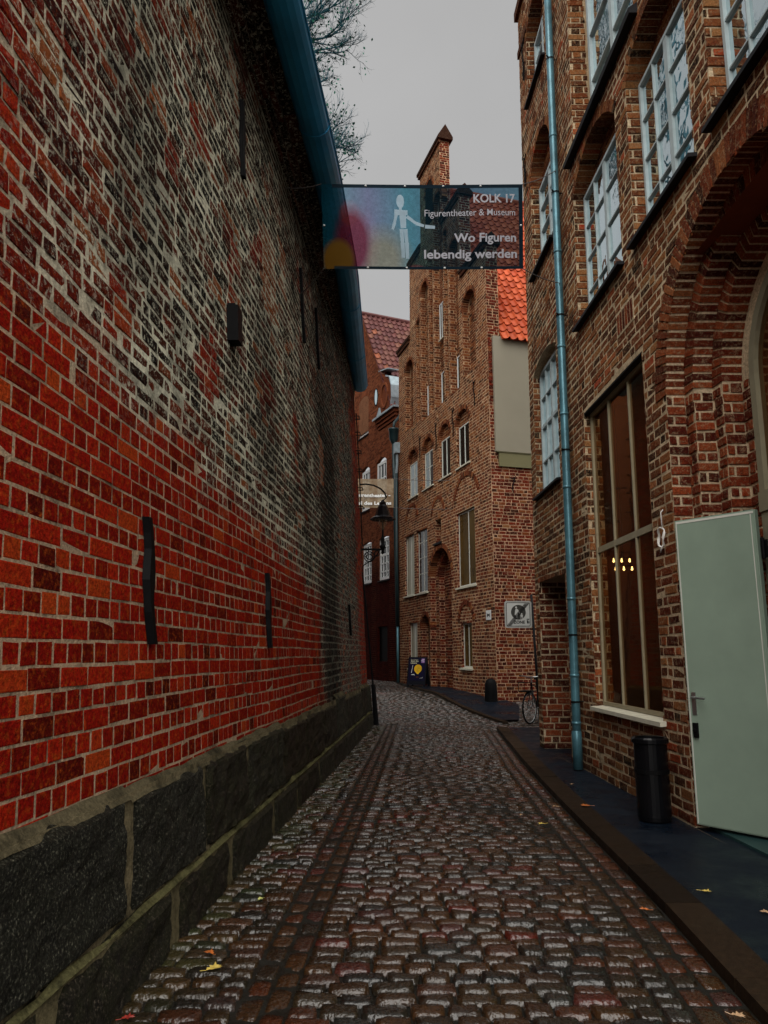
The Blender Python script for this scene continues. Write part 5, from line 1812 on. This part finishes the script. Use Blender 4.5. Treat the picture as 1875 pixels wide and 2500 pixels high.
for o in (-.14, .14):
    mb.tube([PK(-.30, .93, o), PK(.08, .93, o)], .008, 5); mb.tube([PK(-.30, .74, o), PK(-.30, .93, o)], .008, 5); mb.tube([PK(.08, .74, o), PK(.08, .93, o)], .008, 5)
mb.tube([PK(-.30, .93, -.14), PK(-.30, .93, .14)], .008, 5)
mb.build('basket', M_black, bk)
mb = MB()
mb.lathe(PK(-.02, .67, .02), [(0, -.03), (.03, -.03), (.035, .02), (0, .04)], 10)
mb.build('headlight', M_steel, bk)
mb = MB()
mb.tube([PK(.48, .34, .09), PK(.50, .34, -.09)], .012, 6)
mb.tube([PK(.50, .34, .08), PK(.57, .19, .08)], .011, 6); mb.tube([PK(.50, .34, -.08), PK(.43, .49, -.08)], .011, 6)
mb.box(PK, .53, .62, .18, .20, .08, .17); mb.box(PK, .38, .47, .48, .50, -.17, -.08)
mb.build('crank', M_steel, bk)

# ================================================================== FALLEN LEAVES
LEAF = [(0.0, 0.0), (.28, .12), (.20, .30), (.46, .34), (.36, .55), (.62, .78), (.30, .74), (.12, 1.0), (0, .80), (-.12, 1.0), (-.30, .74), (-.62, .78), (-.36, .55), (-.46, .34), (-.20, .30), (-.28, .12)]
def leafmat(name, c): return simple(name, c, .35, 0, .5, var=.3, scale=40, bs=.2)
LM = {'yellow': leafmat('leaf_yellow', (0.62, 0.46, 0.10)), 'tan': leafmat('leaf_tan', (0.50, 0.32, 0.18)), 'orange': leafmat('leaf_orange', (0.50, 0.14, 0.03)), 'lime': leafmat('leaf_lime', (0.48, 0.50, 0.16)), 'red': leafmat('leaf_red', (0.30, 0.03, 0.02))}
LV = [(2.06, 8.0, .10, 'orange', 'curled orange leaf on the wet asphalt below the downpipe and the window'),
      (1.78, 8.15, .06, 'tan', 'pale tan leaf on the asphalt close to the kerb, farthest from the viewer'),
      (2.24, 9.3, .05, 'tan', 'small pale leaf on the asphalt just in front of the downpipe foot'),
      (2.12, 5.25, .07, 'yellow', 'yellow leaf on the asphalt between the kerb and the open door'),
      (2.30, 4.85, .06, 'tan', 'thin pale leaf stalk on the asphalt in front of the door'),
      (2.36, 4.45, .075, 'lime', 'largest yellow green leaf on the asphalt at the right'),
      (2.42, 4.12, .06, 'orange', 'brown leaf on the asphalt beside the yellow green one'),
      (2.62, 4.2, .04, 'tan', 'small white leaf near the right edge of the asphalt'),
      (2.50, 3.9, .028, 'tan', 'tiny pale speck of leaf on the asphalt near the right edge'),
      (2.66, 5.35, .05, 'tan', 'dull pink leaf on the asphalt close to the door'),
      (1.48, 7.35, .075, 'yellow', 'creamy yellow leaf on the setts beside the kerb'),
      (1.36, 7.75, .05, 'tan', 'tan leaf on the setts a little beyond the creamy one'),
      (1.62, 5.0, .06, 'orange', 'orange leaf caught in the gutter along the kerb'),
      (1.56, 3.62, .06, 'tan', 'brown leaf wedged at the kerb in the lower right corner'),
      (1.26, 3.30, .05, 'yellow', 'yellow leaf on the setts at the lower right'),
      (-.86, 4.12, .085, 'yellow', 'bright yellow lobed leaf on the setts by the left wall'),
      (-.93, 4.32, .06, 'orange', 'small orange leaf right beside the bright yellow one'),
      (-.80, 5.2, .05, 'lime', 'greenish leaf on the setts along the left wall'),
      (-.84, 3.42, .085, 'orange', 'reddish brown leaf on the setts at the bottom left'),
      (-1.12, 3.6, .06, 'red', 'dark red leaf at the foot of the left wall')]
for x, y, sz, cn, lab in LV:
    on_pave = x > KX(y)
    z = (0.012 if x > KX(y) + .24 else 0.018) if on_pave else RZ + .016
    a = rnd.random() * 6.28
    mb = MB()
    top = []
    for u, v in LEAF:
        px_, py_ = u * sz * .8, (v - .5) * sz
        zz_ = z + .010 * abs(u) * (1.5 if sz > .07 else 1) + rnd.uniform(0, .006)
        top.append((x + px_ * math.cos(a) - py_ * math.sin(a), y + px_ * math.sin(a) + py_ * math.cos(a), zz_))
    c = (x, y, z + .004)
    n = len(top)
    mb.add([c] + top, [(0, i + 1, (i + 1) % n + 1) for i in range(n)])
    st = (x - .5 * sz * -math.sin(a) * 1.0, y - .5 * sz * math.cos(a), z + .004)
    mb.tube([top[0], (top[0][0] + .4 * sz * math.sin(a), top[0][1] - .4 * sz * math.cos(a), z + .006)], .0015, 4)
    o = mb.build('fallen_leaf', LM[cn])
    tag(o, lab, 'leaf', 'fallen leaves on the wet ground')

# ================================================================== BARE TREE behind the left roof
tr_ = thing('bare_tree', 'tall nearly leafless tree rising behind the left roof', 'tree', (-4.6, 20.8, 0))
M_bark = simple('bark', (0.012, 0.07, 0.095), .7, var=.3, bs=.4, bscale=20)
M_fol = simple('sparse_foliage', (0.02, 0.13, 0.085), .6, var=.4, scale=2)
trunk = MB(); brm = MB(); fol = MB()
trunk.tube([(-4.6, 20.8, -.1), (-4.5, 20.7, 6), (-4.3, 20.6, 12), (-4.0, 20.5, 17), (-3.7, 20.4, 22), (-3.5, 20.4, 27)], [.38, .32, .26, .20, .13, .05], 10)
rt = random.Random(11)
def grow(p, d, L, r, lev):
    pts = [p]
    q = Vector(p)
    d = Vector(d).normalized()
    n = 4
    for i in range(n):
        d = (d + Vector((rt.uniform(-.16, .16), rt.uniform(-.16, .16), rt.uniform(-.10, .16)))).normalized()
        q = q + d * (L / n)
        pts.append(tuple(q))
    brm.tube(pts, [r * (1 - .6 * i / n) for i in range(n + 1)], 5 if lev < 2 else 3, cap=False)
    if lev >= 4 or len(brm.v) > 420000:
        return
    k = (7, 7, 6, 3)[lev]
    for i in range(k):
        t = 0.25 + .75 * (i + rt.random()) / k
        f = t * n
        a = min(int(f), n - 1)
        b = Vector(pts[a]).lerp(Vector(pts[a + 1]), f - a)
        ax = Vector((rt.uniform(-1, 1), rt.uniform(-1, 1), rt.uniform(-.6, 1))).normalized()
        nd_ = (d * .95 + ax * .75).normalized()
        grow(tuple(b), nd_, L * rt.uniform(.40, .62), r * .48, lev + 1)
        if lev >= 1 and rt.random() < .03:
            for _ in range(5):
                c = b + Vector((rt.gauss(0, .18), rt.gauss(0, .18), rt.gauss(0, .18)))
                e1 = Vector((rt.uniform(-1, 1), rt.uniform(-1, 1), rt.uniform(-1, 1))).normalized() * .05
                e2 = e1.cross(Vector((rt.uniform(-1, 1), rt.uniform(-1, 1), 1))).normalized() * .035
                fol.add([tuple(c - e1), tuple(c + e2), tuple(c + e1), tuple(c - e2)], [(0, 1, 2, 3)])
for h, L in ((15.2, 2.6), (16.0, 2.8), (16.8, 2.8), (17.6, 2.5), (19.4, 2.6), (20.2, 2.9), (21.0, 2.8), (21.8, 2.7), (23, 2.4)):
    f = h
    x = -4.3 + .06 * (h - 12)
    grow((x, 20.5, h), (1, rt.uniform(-.25, .1), rt.uniform(.18, .45)), L * (.88 if h < 18 else .78), .06, 0)
for h, dx, dy in ((13, -1, .2), (15, -.6, 1), (17, -1, -.3), (19, -.3, 1), (21, -1, .3), (24, .1, .5), (26, .1, -.2)):
    grow((-4.1 + .06 * (h - 12), 20.5, h), (dx, dy, .5), 2.8, .08, 1)
trunk.build('trunk', M_bark, tr_, smooth=True)
brm.build('crown', M_bark, tr_)
fo = fol.build('foliage', M_fol, tr_)

# ================================================================== CAMERA, LIGHT, SKY
cam = bpy.data.cameras.new('camera')
cam.sensor_fit = 'HORIZONTAL'
cam.sensor_width = 36.0
cam.lens = 36.0 * 1600 / 1659
cam.clip_start = 0.05
cam.clip_end = 2000
co = bpy.data.objects.new('camera', cam)
co.location = (0, 0, 1.55)
co.rotation_euler = (R_(90 + 10.8), 0, 0)
COL.objects.link(co)
SC.camera = co

SUN_EL, SUN_AZ = 50.0, 182.0       # from behind and to the right of the viewer
sd = bpy.data.lights.new('sun', 'SUN')
sd.energy = 1.5
sd.angle = R_(80)
sd.color = (1.0, 0.96, 0.90)
so_ = bpy.data.objects.new('sun', sd)
az = R_(SUN_AZ)
dv = Vector((math.sin(az) * math.cos(R_(SUN_EL)), math.cos(az) * math.cos(R_(SUN_EL)), math.sin(R_(SUN_EL))))
so_.rotation_euler = dv.to_track_quat('Z', 'Y').to_euler()
so_.location = (6, -10, 30)
COL.objects.link(so_)

w = bpy.data.worlds.new('World')
SC.world = w
w.use_nodes = True
nt = w.node_tree
bg = nt.nodes['Background']
sky = nt.nodes.new('ShaderNodeTexSky')
sky.sky_type = 'NISHITA'
sky.sun_disc = False
sky.sun_elevation = R_(SUN_EL)
sky.sun_rotation = R_(SUN_AZ)
hs_ = nd(nt, 'ShaderNodeHueSaturation', {'Saturation': 0.35, 'Color': sky.outputs[0]})
cl_ = nz(nt, nt.nodes.new('ShaderNodeTexCoord').outputs['Generated'], 2.2, 4, .55)
cloud = mix(nt, 0.90, hs_.outputs[0], (2.72, 2.69, 2.65))
cloud = mix(nt, 1.0, cloud, ramp(nt, cl_, [(0.3, 0.93), (0.7, 1.07)]), 'MULTIPLY')
nt.links.new(cloud, bg.inputs[0])
bg.inputs[1].default_value = 0.05
SC.view_settings.view_transform = 'Standard'
SC.view_settings.look = 'None'
SC.view_settings.exposure = 1.75
SC.view_settings.gamma = 1.0
SC.render.film_transparent = False
try:
    SC.cycles.max_bounces = 6
    SC.cycles.transparent_max_bounces = 12
    SC.cycles.use_denoising = True
    SC.cycles.sample_clamp_indirect = 4.0
except Exception:
    pass
